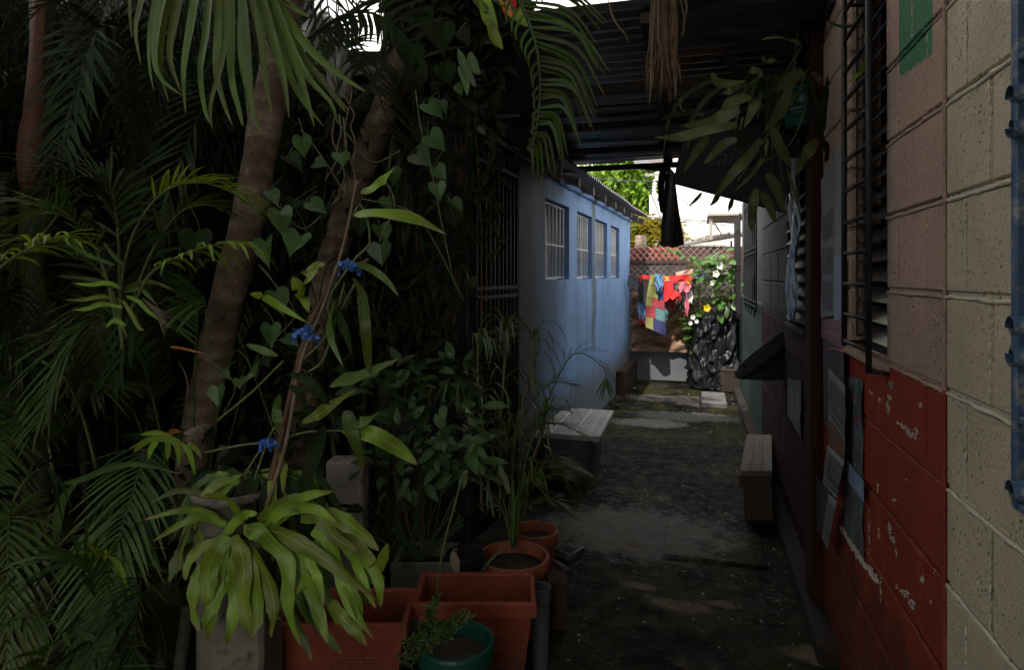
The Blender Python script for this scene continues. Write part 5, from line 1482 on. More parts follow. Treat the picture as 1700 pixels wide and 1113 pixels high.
for i in range(26):
    s = i / 25; p = rp_[int(s * 40)]
    e = p + (RT * R.uniform(-4, 12) - UP * R.uniform(38, 62) * (1.2 - .5 * s)) / FPX * 2.3
    blade(f3, [p, p.lerp(e, .5) + RT * .01, e], .019, M['dark'], 'leaflet', prof=lance, n=6)
    if i % 2:
        e = p + (RT * R.uniform(40, 90) + UP * R.uniform(15, 42)) / FPX * 2.3
        blade(f3, [p, p.lerp(e, .5) + UP * .008, e], .015, M['dark'], 'leaflet', prof=lance, n=6)
for l in ([(500, 120), (520, 60), (525, 10)], [(640, 130), (600, 90), (560, 115)], [(640, 160), (590, 110), (560, 150), (545, 200)], [(645, 80), (620, 140), (560, 190)], [(660, 120), (625, 120), (600, 180)]):
    blade(f3, px3(l, 2.35), .016, M['dark'], 'leaflet', prof=lance, n=8)
f4 = thing('dry_frond_bundle', 'bundle of dry brown palm leaflets hanging in front of the canopy', 'dry palm leaf', P(1105, 180, 2.0))
MB().tube(spline([P(1095, -60, 2.0), P(1102, -20, 2.0), P(1106, 20, 2.0)], 6), .012, 6).build('stalk', M['drypink'], f4, True)
for i in range(62):
    x0 = 1100 + R.uniform(-18, 22); e = R.uniform(-1, 1) ** 3 if i % 6 == 0 else R.uniform(-1, 1) * .8
    yb = R.uniform(110, 180) if abs(e) < .8 else R.uniform(40, 150)
    blade(f4, px3([(x0, R.uniform(-45, -10)), (x0 + e * 10, 50), (1100 + e * 34, yb * .75), (1100 + e * 40 + R.uniform(-5, 8), yb)], 2.0 + R.uniform(-.05, .05)), R.uniform(.004, .010), M['drypink'] if i % 4 else M['dry'], 'leaflet', prof=lance, n=8, twist=R.uniform(-3, 3))
for l in ([(1125, -20), (1136, 30), (1132, 60), (1138, 45)], [(1128, -20), (1140, 10), (1135, 38)], [(1130, 160), (1130, 178), (1140, 186)], [(1008, -10), (1018, 30), (1040, 60), (1042, 72)]):
    blade(f4, px3(l, 2.0), .006, M['dry'], 'leaflet', prof=lance)
# loose leaves lit at the very top
tf = thing('overhead_leaves', 'sunlit green and red tinged leaves at the top edge above the dark canopy', 'leaves', P(820, 30, 2.2))
for l, wp, m_ in (([(800, -20), (812, 30), (826, 52)], 24, 'lime'), ([(812, 30), (822, 62), (835, 82)], 18, 'lime'), ([(855, 15), (864, 28), (878, 44)], 22, 'lime'), ([(780, 85), (786, 110), (798, 124)], 18, 'heart'), ([(760, 80), (775, 120), (790, 145)], 16, 'heart'),
                  ([(760, 110), (772, 130), (776, 160)], 14, 'heart'), ([(825, -20), (840, 10), (850, 30)], 14, 'orange_leaf'), ([(790, -30), (830, 0), (860, 20)], 16, 'green'), ([(770, -30), (800, 10), (820, 25)], 14, 'green')):
    blade(tf, px3(l, 2.2), wp / 1060 * 2.2, M[m_])
tf2 = thing('red_flower', 'small red orange flower at the top edge beside the lime leaves', 'flower', P(842, 20, 2.3))
for k in range(6): blade(tf2, px3([(840 + k * 2, -6), (838 + k * 3, 8), (836 + k * 3, 22 + k % 2 * 5)], 2.3), .02, M['cred'], 'petal')

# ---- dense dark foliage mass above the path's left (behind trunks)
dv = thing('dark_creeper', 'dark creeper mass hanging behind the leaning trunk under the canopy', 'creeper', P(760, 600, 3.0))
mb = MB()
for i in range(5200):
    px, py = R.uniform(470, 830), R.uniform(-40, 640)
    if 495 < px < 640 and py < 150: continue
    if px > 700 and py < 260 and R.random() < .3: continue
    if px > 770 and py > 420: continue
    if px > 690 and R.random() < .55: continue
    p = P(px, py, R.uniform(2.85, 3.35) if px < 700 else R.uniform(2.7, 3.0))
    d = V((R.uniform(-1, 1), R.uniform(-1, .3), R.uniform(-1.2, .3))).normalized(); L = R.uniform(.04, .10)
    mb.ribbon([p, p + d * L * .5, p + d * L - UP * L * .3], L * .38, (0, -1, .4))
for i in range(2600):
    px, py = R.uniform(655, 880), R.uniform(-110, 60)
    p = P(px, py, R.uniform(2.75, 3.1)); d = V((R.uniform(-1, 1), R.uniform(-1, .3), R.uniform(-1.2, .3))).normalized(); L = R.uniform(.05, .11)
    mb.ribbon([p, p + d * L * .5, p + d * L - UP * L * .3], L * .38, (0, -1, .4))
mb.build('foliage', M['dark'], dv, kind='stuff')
for i in range(14):
    x0 = R.uniform(520, 800); MB().tube(spline(px3([(x0, 0), (x0 + R.uniform(-30, 30), 200), (x0 + R.uniform(-40, 40), 400), (x0 + R.uniform(-50, 50), 560)], 2.95), 14), .004, 4).build('tendril', M['twig'], dv, True)

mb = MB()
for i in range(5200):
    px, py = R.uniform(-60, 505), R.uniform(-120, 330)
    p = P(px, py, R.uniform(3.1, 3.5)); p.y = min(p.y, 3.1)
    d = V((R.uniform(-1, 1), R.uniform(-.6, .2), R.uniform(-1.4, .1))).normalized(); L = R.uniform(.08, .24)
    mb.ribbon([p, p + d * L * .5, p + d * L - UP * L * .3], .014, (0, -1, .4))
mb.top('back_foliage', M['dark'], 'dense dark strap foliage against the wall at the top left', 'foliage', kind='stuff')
# ---- heart leaved vine, each leaf placed
def heart_mesh(name, mat, bend):
    out = []
    for i in range(22):
        a = i / 22 * 2 * PI
        x = 16 * math.sin(a) ** 3; y = 13 * math.cos(a) - 5 * math.cos(2 * a) - 2 * math.cos(3 * a) - math.cos(4 * a)
        out.append((x / 17 * .52, y / 17 * .62))
    vs = []; uv = []; fs = []
    rings = 4
    for r_ in range(rings + 1):
        k = r_ / rings
        for (x, y) in out:
            X, Y_ = x * k, y * k + .28 * (1 - k)
            vs.append((X, Y_, abs(X) * .28 - bend * (Y_ - .3) ** 2 + .02 * math.sin(Y_ * 18) * abs(X) * 2)); uv.append((.5 + X, .5 - Y_ * .8))
    n = 22
    for r_ in range(rings):
        for i in range(n):
            j = (i + 1) % n
            fs.append((r_ * n + i, r_ * n + j, r_ * n + n + j, r_ * n + n + i))
    return MB().add(vs, fs, uv).mesh(name, mat, True)
hm = [heart_mesh('leaf', M['heart'], .15), heart_mesh('leaf', M['heart'], .3), heart_mesh('leaf', M['heart'], .05)]
hmd = heart_mesh('leaf', M['dark'], .2)
vine = thing('heart_leaf_vine', 'climbing vine with heart shaped leaves wound over both big palm trunks', 'vine', P(560, 500, 2.5))
pet = MB()
def heart(px, py, s, d=2.35, rot=0.0, tilt=.3, yawv=0.0, dark=False, par=None):
    z = (-FW + UP * (tilt + R.uniform(-.25, .35)) + RT * (yawv + R.uniform(-.45, .45))).normalized(); y0 = UP - z * UP.dot(z); y0.normalize(); y0 = Matrix.Rotation(rot, 3, z) @ y0; x0 = y0.cross(z)
    c = P(px, py, d); s = s / 1060 * d * .95
    q_ = spline([c + y0 * s * .30, c + y0 * s * .55 + FW * .02, c + y0 * s * .7 + UP * s * R.uniform(.3, .9) + RT * s * R.uniform(-.8, .8) + FW * .06], 5)
    pet.tube(q_, .0016, 4)
    x0 = x0 * R.uniform(.82, 1.12); y0 = y0 * R.uniform(.92, 1.12); z = z * R.uniform(.6, 2.2)
    M4 = Matrix(((x0.x * s, y0.x * s, z.x * s, c.x), (x0.y * s, y0.y * s, z.y * s, c.y), (x0.z * s, y0.z * s, z.z * s, c.z), (0, 0, 0, 1)))
    return link('leaf', hmd if dark else R.choice(hm), par or vine, M4)
for a in ((440, 413, 50, 2.3, .25, .5, -.1), (493, 403, 52, 2.3, -.3, .6, .1), (467, 364, 54, 2.3, .2, .3, 0), (453, 326, 34, 2.32, .4, .9, 0), (486, 338, 32, 2.4, -.4, .5, 0, True), (524, 342, 44, 2.38, .9, .9, 0), (503, 240, 38, 2.4, .1, .2, 0),
          (487, 268, 42, 2.4, .8, .8, 0, True), (530, 272, 28, 2.4, 1.4, .8, 0), (567, 262, 32, 2.4, .2, .6, 0), (462, 498, 48, 2.25, .3, .4, 0), (450, 553, 40, 2.25, 0, .6, 0), (482, 565, 30, 2.3, .9, .8, 0), (325, 402, 58, 2.1, 0, .5, 0, True),
          (652, 291, 36, 2.45, .3, .5, .5), (646, 336, 30, 2.5, .2, .2, 0), (632, 418, 46, 2.45, .1, .1, 0), (634, 386, 40, 2.5, .2, .3, 0), (598, 372, 34, 2.5, 0, .4, 0, True), (718, 181, 44, 2.6, .7, .3, .2), (734, 176, 24, 2.6, .6, .3, .4),
          (722, 232, 40, 2.6, .8, .3, .2), (700, 263, 44, 2.55, .9, .4, .1), (730, 285, 34, 2.55, .7, .5, .2), (727, 315, 38, 2.5, .2, .3, 0), (757, 340, 32, 2.5, .6, .7, .4), (752, 358, 36, 2.55, .3, .5, 0, True), (762, 148, 22, 2.6, .6, .2, .5),
          (700, 225, 36, 2.65, .1, .4, 0, True), (680, 90, 52, 2.7, 0, .3, 0, True), (730, 60, 56, 2.7, .2, .3, 0, True), (700, 30, 50, 2.75, .5, .3, 0, True), (770, 60, 34, 2.6, .5, .2, .3, True), (740, 120, 42, 2.7, .4, .2, 0, True), (660, 130, 34, 2.75, 0, .3, 0, True),
          (690, 130, 46, 2.7, .3, .3, 0, True), (505, 690, 26, 2.2, .4, .4, 0, True), (362, 655, 40, 2.2, .2, .6, 0), (375, 622, 20, 2.2, .8, .7, 0), (398, 635, 24, 2.2, .2, .5, 0), (425, 620, 22, 2.2, .4, .6, 0, True), (540, 350, 30, 2.4, .1, .5, 0, True),
          (572, 500, 28, 2.4, .2, .4, 0, True), (668, 400, 22, 2.5, 0, .4, 0, True), (782, 470, 24, 2.6, .4, .5, 0, True), (440, 600, 24, 2.25, .6, .5, 0, True), (575, 440, 26, 2.5, .3, .5, 0, True)):
    heart(*a)
pet.build('petiole', M['stem'], vine, True, kind='stuff')
for l in ([(500, 215), (520, 240), (548, 280), (575, 320), (600, 300)], [(560, 200), (590, 240), (620, 270), (665, 250)], [(440, 320), (470, 350), (505, 380), (560, 330)], [(690, 150), (700, 220), (720, 300), (735, 380), (752, 460)],
          [(585, 150), (572, 230), (590, 300), (575, 380)], [(430, 440), (455, 470), (490, 520), (460, 560)], [(640, 300), (655, 340), (630, 400)], [(600, 330), (680, 350), (720, 400), (770, 500)], [(350, 600), (390, 640), (370, 690)]):
    MB().tube(spline(px3(l, 2.42), 14), .0028, 5).build('stem', M['paletwig'] if R.random() < .5 else M['stem'], vine, True)
# aerial roots hanging below the bottle
ar = thing('aerial_roots', 'pale thin roots dangling below the hanging water bottle', 'roots', P(580, 300, 2.6))
for l in ([(560, 130), (575, 165), (588, 190), (582, 210), (590, 235), (586, 275)], [(563, 190), (566, 220), (560, 250), (572, 290), (560, 320)], [(570, 195), (575, 240), (566, 280), (560, 290)], [(556, 190), (552, 230), (560, 260), (540, 300)], [(520, 90), (545, 120), (560, 150), (545, 100)]):
    MB().tube(spline(px3(l, 2.6), 16), .0035, 5).build('root', M['paletwig'], ar, True)
# ---- the cloudy bottle and bag on the ledge
bt = thing('water_bottle', 'large cloudy water bottle with a blue cap wedged between the trunks', 'bottle', P(540, 130, 3.1))
MB().lathe([(0, 0), (.10, .005), (.12, .03), (.118, .14), (.122, .16), (.118, .18), (.12, .24), (.105, .30), (.06, .345), (.032, .36), (.03, .375)], P(538, 150, 3.1), 24).build('body', M['bottle'], bt, True)
MB().lathe([(.033, 0), (.036, .003), (.034, .035), (.02, .042), (0, .042)], P(530, 45, 3.1) , 16).build('cap', M['bottlecap'], bt, True)
bg_ = thing('plastic_bag', 'white plastic bag knotted over a stub beside the cloudy bottle', 'plastic bag', P(560, 200, 2.9))
def bagf(u, v):
    a = u * 2 * PI; r_ = .022 + .025 * math.sin(v * PI) + .012 * math.sin(a * 5 + v * 6)
    c = P(562 + 4 * v, 88 + 75 * v, 2.9); return c + RT * r_ * math.cos(a) + FW * r_ * math.sin(a)
MB().grid(bagf, 30, 16).build('bag', M['bag'], bg_, True)
for l in ([(560, 92), (570, 84), (580, 80)], [(560, 92), (572, 92), (583, 84)]): MB().ribbon(spline(px3(l, 2.88), 6), .04, -FW, .4).build('knot_end', M['bag'], bg_, True)

# ---- staked climbing cactus with blue ties
st = thing('staked_climber', 'long flat leaved climbing cactus tied to a stick with blue plastic strips', 'climber', P(440, 870, 1.75))
MB().tube(spline([P(432, 870, 1.75), P(455, 780, 1.78), P(478, 680, 1.8), P(508, 560, 1.82), P(545, 480, 1.85), P(560, 440, 1.85)], 20), [.012 - .0003 * i for i in range(21)], 8).build('stake', mk('red_brown_stick', (.12, .065, .04), .7, .4, 12, .4, 60), st, True)
MB().tube(spline([P(440, 850, 1.72), P(475, 735, 1.74), P(500, 600, 1.78), P(540, 500, 1.8), P(572, 400, 1.82), P(592, 300, 1.85)], 24), [.006 - .0001 * i for i in range(25)], 7).build('stake', M['paletwig'], st, True)
MB().tube(spline([P(575, 445, 1.8), P(600, 438, 1.8), P(612, 431, 1.8)], 5), .005, 5).build('stub', M['twig'], st, True)
for l in ([(404, 860), (425, 790), (450, 720), (470, 705)], [(378, 850), (400, 800), (440, 735)], [(360, 700), (420, 650), (470, 600)], [(500, 600), (540, 560), (590, 470)], [(470, 730), (510, 718), (570, 716)], [(340, 752), (400, 740), (445, 735)],
          [(558, 560), (545, 500), (590, 430), (615, 400), (600, 340), (585, 360)], [(510, 620), (540, 590), (572, 470)]):
    MB().tube(spline(px3(l, 1.78), 12), .0035, 5).build('stem', M['stem'], st, True)
SL = [([(547, 644), (575, 632), (602, 623), (663, 596)], 22, 'green'), ([(501, 704), (525, 692), (547, 676), (592, 646)], 20, 'yel'), ([(567, 717), (618, 722), (663, 747), (693, 773)], 26, 'yel'), ([(572, 682), (580, 700), (587, 727), (605, 783)], 22, 'green'), ([(582, 707), (600, 702), (628, 687)], 18, 'green'),
      ([(465, 655), (460, 680), (461, 702), (463, 724)], 15, 'green'), ([(463, 752), (470, 770), (471, 790), (470, 820)], 14, 'yel'), ([(586, 357), (630, 355), (687, 364), (742, 390)], 22, 'yel'), ([(599, 322), (618, 314), (636, 300), (656, 278)], 18, 'lime'), ([(501, 480), (511, 458), (525, 446), (540, 439)], 26, 'yel'),
      ([(486, 460), (496, 478), (505, 495), (513, 520)], 20, 'yel'), ([(415, 488), (440, 494), (470, 512), (510, 536)], 13, 'lime'), ([(579, 438), (610, 444), (640, 464), (662, 492)], 12, 'green'), ([(584, 460), (600, 490), (606, 540), (611, 600), (616, 625)], 17, 'green'), ([(551, 493), (566, 533), (576, 559), (585, 590)], 14, 'dark'),
      ([(555, 500), (548, 540), (552, 570), (570, 610)], 12, 'green'), ([(462, 592), (430, 580), (410, 572)], 12, 'green'), ([(478, 640), (500, 655), (510, 690)], 12, 'dark'), ([(540, 705), (520, 760), (500, 830)], 24, 'dark'), ([(505, 720), (530, 760), (530, 810)], 20, 'dark'), ([(480, 620), (520, 640), (560, 700)], 14, 'dark'),
      ([(430, 600), (420, 620), (395, 640)], 10, 'heart')]
for l, wp, m_ in SL:
    blade(st, px3([(q[0], q[1], R.uniform(1.68, 1.78)) for q in l], 0), wp / 1060 * 1.85, M['bright' if m_ == 'green' else m_], hint=-FW + UP * R.uniform(.1, .7) + RT * R.uniform(-.3, .3), n=16, fold=.22, wave=.25)
def tie(px, py, s, lb):
    t = thing('plastic_tie', lb, 'tie', P(px, py, 1.72), 'blue ties on the stick')
    for k in range(11):
        a = R.uniform(0, 2 * PI); L = R.uniform(.5, 1) * s
        blade(t, px3([(px, py), (px + L * .5 * math.cos(a) * 1.3, py + L * .4 * math.sin(a)), (px + L * math.cos(a) * 1.3, py + L * .8 * math.sin(a) + 4)], 1.70 - R.uniform(0, .03)), .014, M['tieblue'], 'strip', twist=R.uniform(-4, 4), wave=.8, n=8, hint=-FW + UP)
    for k in range(2):
        blade(t, px3([(px, py), (px + (k * 2 - 1) * s * .5, py + 6), (px + (k * 2 - 1) * s * (.8 + .4 * k), py + s * .5), (px + (k * 2 - 1) * s * .9, py + s * 1.0)], 1.70), .010, M['tieblue'], 'tail', twist=R.uniform(-5, 5), wave=.5, n=10, hint=-FW, prof=lambda t_: .8 + .2 * math.sin(t_ * 15))
    MB().lathe([(.011, -.012), (.016, -.006), (.013, 0), (.017, .006), (.012, .012)], P(px, py, 1.79), 10).build('knot', M['tieblue'], t, True)
tie(578, 440, 18, 'topmost blue plastic strip knotted on the stick'); tie(506, 552, 21, 'middle blue plastic strip knotted wide on the stick'); tie(446, 735, 16, 'lowest blue plastic strip knotted on the stick')

# ---- drooping pale green plant on its pillar
col = thing('whitewashed_pillar', 'short whitewashed concrete pillar under the drooping plant', 'pillar', onZ(380, 1400, 0))
cpt = P(322, 900, 1.72); c0 = V((cpt.x, cpt.y, 0)); 
MB().bbox((0, 0, -.03), (.185, .16, .70), .012, (RT, FW, UP), c0).build('shaft', M['pillarconc'], col)
pot = thing('grey_plant_pot', 'worn grey pot holding the drooping broad leaved plant on the pillar', 'pot', P(385, 900, 1.78))
pc = P(385, 915, 1.80)
pc.z = .702
MB().lathe([(0, 0), (.075, 0), (.085, .02), (.1, .10), (.108, .10), (.108, .12), (.092, .12), (.088, .10), (0, .10)], pc, 20).build('body', M['pillarconc'], pot, True)
dp_ = thing('drooping_plant', 'bushy plant of long drooping bright green strap leaves in front', 'plant', pc + UP * .1)
LV = [([(379, 891), (360, 915), (347, 950), (345, 985), (343, 1008)], 36), ([(389, 890), (404, 934), (404, 1005), (422, 1068)], 32), ([(379, 884), (329, 899), (298, 934), (281, 968)], 36, 'g'), ([(374, 872), (345, 860), (313, 864), (253, 900)], 17), ([(369, 868), (340, 852), (303, 848), (238, 864)], 15),
      ([(372, 890), (394, 864), (410, 855), (428, 853)], 20), ([(366, 900), (338, 940), (336, 1000), (325, 1048)], 24, 'g'), ([(388, 940), (370, 980), (354, 1010), (329, 1052)], 26), ([(405, 880), (430, 884), (451, 904), (480, 935), (488, 987)], 32), ([(410, 879), (450, 882), (491, 899), (547, 935), (625, 997)], 30),
      ([(430, 865), (486, 833), (532, 859), (557, 894), (594, 916)], 30), ([(440, 870), (466, 860), (501, 828), (553, 816)], 24), ([(500, 860), (552, 859), (592, 879), (630, 916)], 32), ([(600, 970), (612, 960), (635, 930), (644, 902)], 26), ([(520, 880), (547, 899), (567, 955), (582, 1005), (620, 1062)], 28), ([(450, 960), (476, 995), (501, 1056), (518, 1098)], 20, 'g'),
      ([(480, 960), (506, 1005), (542, 1056), (569, 1088)], 20, 'g'), ([(550, 1000), (562, 1020), (587, 1046), (609, 1073)], 24), ([(490, 900), (511, 930), (527, 960), (538, 1007)], 20), ([(400, 885), (406, 915), (410, 955), (415, 1015), (428, 1070)], 28, 'g'), ([(430, 910), (451, 940), (461, 990), (493, 1038)], 22, 'g'), ([(400, 960), (415, 990), (440, 1010), (468, 1031)], 14, 'g'),
      ([(510, 950), (503, 968), (490, 988)], 16), ([(570, 900), (592, 935), (604, 970), (625, 1012)], 22), ([(420, 880), (460, 920), (500, 960), (515, 1005)], 22, 'g'), ([(540, 930), (575, 960), (595, 990), (620, 1000)], 20, 'g'), ([(345, 880), (310, 900), (290, 930)], 22, 'g'), ([(395, 870), (350, 830), (300, 815), (250, 835)], 15, 'g'), ([(400, 860), (380, 830), (340, 822)], 16),
      ([(440, 880), (470, 850), (520, 845), (560, 870)], 22), ([(560, 880), (600, 900), (620, 950), (640, 960)], 20, 'g'), ([(365, 895), (330, 915), (312, 940), (308, 965)], 20), ([(415, 885), (432, 930), (440, 970), (440, 1000)], 24, 'g'), ([(460, 890), (490, 940), (500, 1000), (515, 1040)], 24, 'g'), ([(500, 900), (530, 940), (545, 990), (560, 1040)], 22, 'g')]
LV += [([(376, 900), (362, 950), (352, 1010), (345, 1066)], 30), ([(385, 905), (392, 960), (388, 1020), (376, 1075)], 28), ([(395, 900), (420, 960), (428, 1020), (418, 1060)], 28), ([(365, 905), (330, 960), (322, 1010), (332, 1050)], 26), ([(400, 900), (440, 950), (455, 1010), (450, 1060)], 28), ([(372, 930), (374, 990), (366, 1030)], 26, 'g'),
       ([(470, 900), (505, 960), (530, 1020), (545, 1070)], 26), ([(520, 900), (560, 945), (590, 1000), (600, 1050)], 26), ([(410, 905), (405, 980), (398, 1040)], 24, 'g'), ([(450, 890), (475, 950), (482, 1020), (500, 1075)], 24), ([(570, 880), (605, 920), (628, 965), (632, 1010)], 24)]
for e in LV:
    l, wp = e[0], e[1]; dk = len(e) > 2
    base = P(400 + R.uniform(-12, 12), 885, 1.74); d0 = 1.72 if dk else 1.62
    n_ = len(l); pts = [P(q[0], q[1], d0 + .06 * (1 - i / (n_ - 1)) + R.uniform(-.01, .01)) for i, q in enumerate(l)]
    blade(dp_, pts, wp / 1060 * 1.42, M['yel'] if not dk else M['bright'], hint=-FW + UP * .35 + RT * R.uniform(-.45, .45), n=22, fold=.28, wave=.4, prof=lambda t, q_=R.random() * 6: (math.sin(PI * min(1, .10 + .9 * t ** .85)) ** .55) * (1 + .10 * math.sin(t * 24 + q_)))
for k in range(120):
    a = R.uniform(-.5, PI + .5); L = R.uniform(.08, .20); c = pc + UP * .12 + RT * R.uniform(0, .14)
    d = RT * math.cos(a) * 1.1 + FW * R.uniform(-.5, .5)
    pts = [c, c + d * L * .5 + UP * .03, c + d * L * .85 - UP * L * .35, c + d * L * 1.0 - UP * L * R.uniform(.8, 1.6)]
    blade(dp_, pts, R.uniform(.016, .030), (M['yel'], M['green'], M['dark'])[k % 3], hint=-FW + UP * .5, n=10, wave=.2)

# ---- broadleaf shrub, rosemary, dracaenas
shrub('broadleaf_shrub', 'dark green broad leaved shrub behind the terracotta planters', 'shrub', M['shrub'], M['twig'],
      [(P(690, 640, 2.6), (.17, .12, .12)), (P(755, 680, 2.55), (.17, .12, .13)), (P(700, 730, 2.5), (.22, .12, .12)), (P(645, 680, 2.6), (.15, .12, .16)), (P(765, 750, 2.45), (.12, .12, .14)), (P(740, 620, 2.65), (.14, .12, .08)), (P(665, 780, 2.5), (.16, .12, .1))], 300, .088, [V((P(700, 700, 2.7).x, P(700, 700, 2.7).y, 0))])
shrub('low_dark_shrub', 'dark low shrub leaves behind the whitewashed pillar', 'shrub', M['dark'], M['twig'],
      [(P(520, 700, 2.7), (.25, .2, .3)), (P(420, 760, 2.6), (.2, .2, .25)), (P(600, 900, 2.5), (.2, .1, .2)), (P(300, 840, 2.4), (.25, .2, .25))], 260, .075, [V((P(520, 700, 2.7).x, P(520, 700, 2.7).y, 0))])
ro = thing('rosemary_bush', 'fine needle leaved rosemary bush behind the empty terracotta planter', 'herb bush', V((P(690, 860, 2.4).x, P(690, 860, 2.4).y, .2)))
for k in range(34):
    a = R.uniform(0, PI); b_ = P(690 + R.uniform(-20, 20), 930, 2.42); e = P(685 + 85 * math.cos(a), 880 - 95 * math.sin(a) * R.uniform(.5, 1), 2.42 + R.uniform(-.12, .12))
    sp = spline([b_, b_.lerp(e, .5) + V((R.uniform(-.03, .03), R.uniform(-.03, .03), 0)), e], 10)
    m_ = MB().tube(sp, .002, 4)
    for p in sp[2:]:
        for _ in range(7):
            d = V((R.uniform(-1, 1), R.uniform(-1, 1), R.uniform(-.2, 1))).normalized(); m_.ribbon([p, p + d * .028], .0035, -FW)
    m_.build('sprig', M['shrub'], ro)
dc = thing('striped_dracaena', 'tall slender dracaenas with narrow striped leaves behind the round pots', 'dracaena', V((P(850, 900, 2.75).x, P(850, 900, 2.75).y, 0)))
for (l, tops) in (([(800, 850), (795, 700), (793, 620), (793, 570)], 1), ([(830, 860), (830, 720), (838, 600), (840, 540)], 1), ([(845, 860), (855, 720), (880, 620), (885, 560)], 1), ([(820, 860), (800, 760), (770, 680), (760, 650)], 0), ([(870, 860), (880, 780), (900, 720), (905, 690)], 0)):
    sp = spline(px3(l, R.uniform(2.55, 2.85)), 24)
    MB().tube(sp, .0055, 6).build('cane', M['paletwig'], dc, True)
    for k in range(4, 25):
        for _ in range(2 if k < 20 else 4):
            if R.random() < .4: continue
            a = R.uniform(0, 2 * PI); d = V((math.cos(a), math.sin(a), 0)); L = R.uniform(.09, .17); p = sp[k]
            blade(dc, [p, p + d * L * .35 + UP * L * .45, p + d * L * .8 + UP * L * .35, p + d * L * 1.1 - UP * L * .25], .013, M['pale'] if R.random() < .6 else M['bright'], prof=lance, n=6, hint=UP)
af = thing('potted_areca', 'dark feathery areca growing from the round terracotta pot', 'palm', V((P(853, 925, 2.54).x, P(853, 925, 2.54).y, .25)))
b0_ = P(850, 920, 2.54)
for l, m_, L in (([(850, 905), (862, 830), (900, 780), (945, 775), (965, 800)], 'green', .15), ([(850, 905), (850, 820), (840, 740), (860, 690)], 'green', .15), ([(850, 905), (830, 840), (790, 800), (750, 810)], 'green', .14), ([(850, 905), (870, 850), (910, 830), (945, 850)], 'green', .12), ([(850, 905), (850, 800), (865, 700), (910, 640), (955, 640)], 'dark', .14), ([(850, 910), (855, 800), (880, 720), (930, 705), (985, 735)], 'dark', .15), ([(855, 910), (870, 780), (900, 690), (950, 590), (1000, 610), (1006, 640)], 'dark', .14), ([(855, 905), (870, 820), (905, 770), (940, 770), (955, 810)], 'green', .14), ([(852, 905), (862, 850), (895, 800), (930, 790), (950, 830)], 'green', .13),
               ([(848, 905), (835, 830), (810, 780), (780, 770)], 'green', .14), ([(850, 905), (845, 820), (835, 760), (800, 720)], 'dark', .15), ([(850, 905), (860, 820), (870, 740), (900, 690), (940, 680)], 'dark', .16), ([(852, 905), (858, 830), (880, 800), (910, 830)], 'green', .1), ([(850, 905), (835, 850), (800, 840), (770, 870)], 'dark', .12)):
    frond(af, px3(l, 2.5 + R.uniform(-.1, .15)), L * .78, 24, .0075, M['bright'] if m_ == 'green' else M['green'], False, 60, 25, .35, stem_from=.3, stem_r=.004)
for l, wp, m_ in (([(845, 820), (838, 795), (831, 780), (832, 765)], 12, 'pale'), ([(790, 960), (815, 930), (842, 905)], 5, 'pale'), ([(848, 900), (852, 840), (850, 790)], 8, 'green')):
    blade(af, px3(l, 2.42), wp / 1060 * 2.4, M[m_], prof=lance, n=10)

# ---- pots and planters
def planter(name, label, x0, x1, d0, d1, zr, h, flute=True):
    """rectangular tapered planter with a rolled rim; frame along the view"""
    t = thing(name, label, 'planter', P(x0, 458, d0) * V((1, 1, 0)).length if False else V((P((x0 + x1) / 2, 458, (d0 + d1) / 2).x, P((x0 + x1) / 2, 458, (d0 + d1) / 2).y, 0)))
    xa, xb = (x0 - CX) / FPX * d0, (x1 - CX) / FPX * d0
    o = V((0, 0, 0)); AX = (RT, FW, UP)
    def ring(m, z, tp=0): return [o + RT * a + FW * b_ + UP * z for a, b_ in ((xa + m + tp, d0 + m + tp), (xb - m - tp, d0 + m + tp), (xb - m - tp, d1 - m - tp), (xa + m + tp, d1 - m - tp))]
    zb = max(0.003, zr - h)
    rings = [ring(.055, zb), ring(.016, zr - .05), ring(.010, zr - .05), ring(.0, zr - .044), ring(.0, zr - .004), ring(.003, zr), ring(.016, zr), ring(.019, zr - .006), ring(.03, zr - .16), ring(.03, zr - .165)]
    vs = [p for r_ in rings for p in r_]; fs = [(3, 2, 1, 0)]
    for i in range(len(rings) - 1):
        for k in range(4):
            j = (k + 1) % 4; fs.append((i * 4 + k, i * 4 + j, i * 4 + 4 + j, i * 4 + 4 + k))
    MB().add(vs, fs).build('body', M['terra'], t)
    n = len(rings) - 1
    MB().grid(lambda u, v: (ring(.025, 0)[0].lerp(ring(.025, 0)[1], u)).lerp(ring(.025, 0)[3].lerp(ring(.025, 0)[2], u), v) + UP * (zr - .13 + .012 * noise.noise(V((u * 9, v * 9, x0)))), 10, 8).build('soil', M['soil'], t)
    for k in range(3):
        za = zr - .11 - k * .055; mg = .016 + .04 * (.06 + k * .055) / (h - .05)
        a = o + RT * (xa + mg + .07) + FW * (d0 + mg - .001) + UP * za; b_ = o + RT * (xb - mg - .07) + FW * (d0 + mg - .001) + UP * za
        MB().tube([a, b_], .004, 6).build('moulding', M['terra'], t)
    return t
planter('terracotta_planter', 'rectangular terracotta planter with an empty soil filled top at the front centre', 684, 891, 2.0, 2.22, .39, .37)
planter('terracotta_planter', 'rectangular terracotta planter half hidden under the drooping plant', 450, 675, 1.88, 2.11, .39, .37)
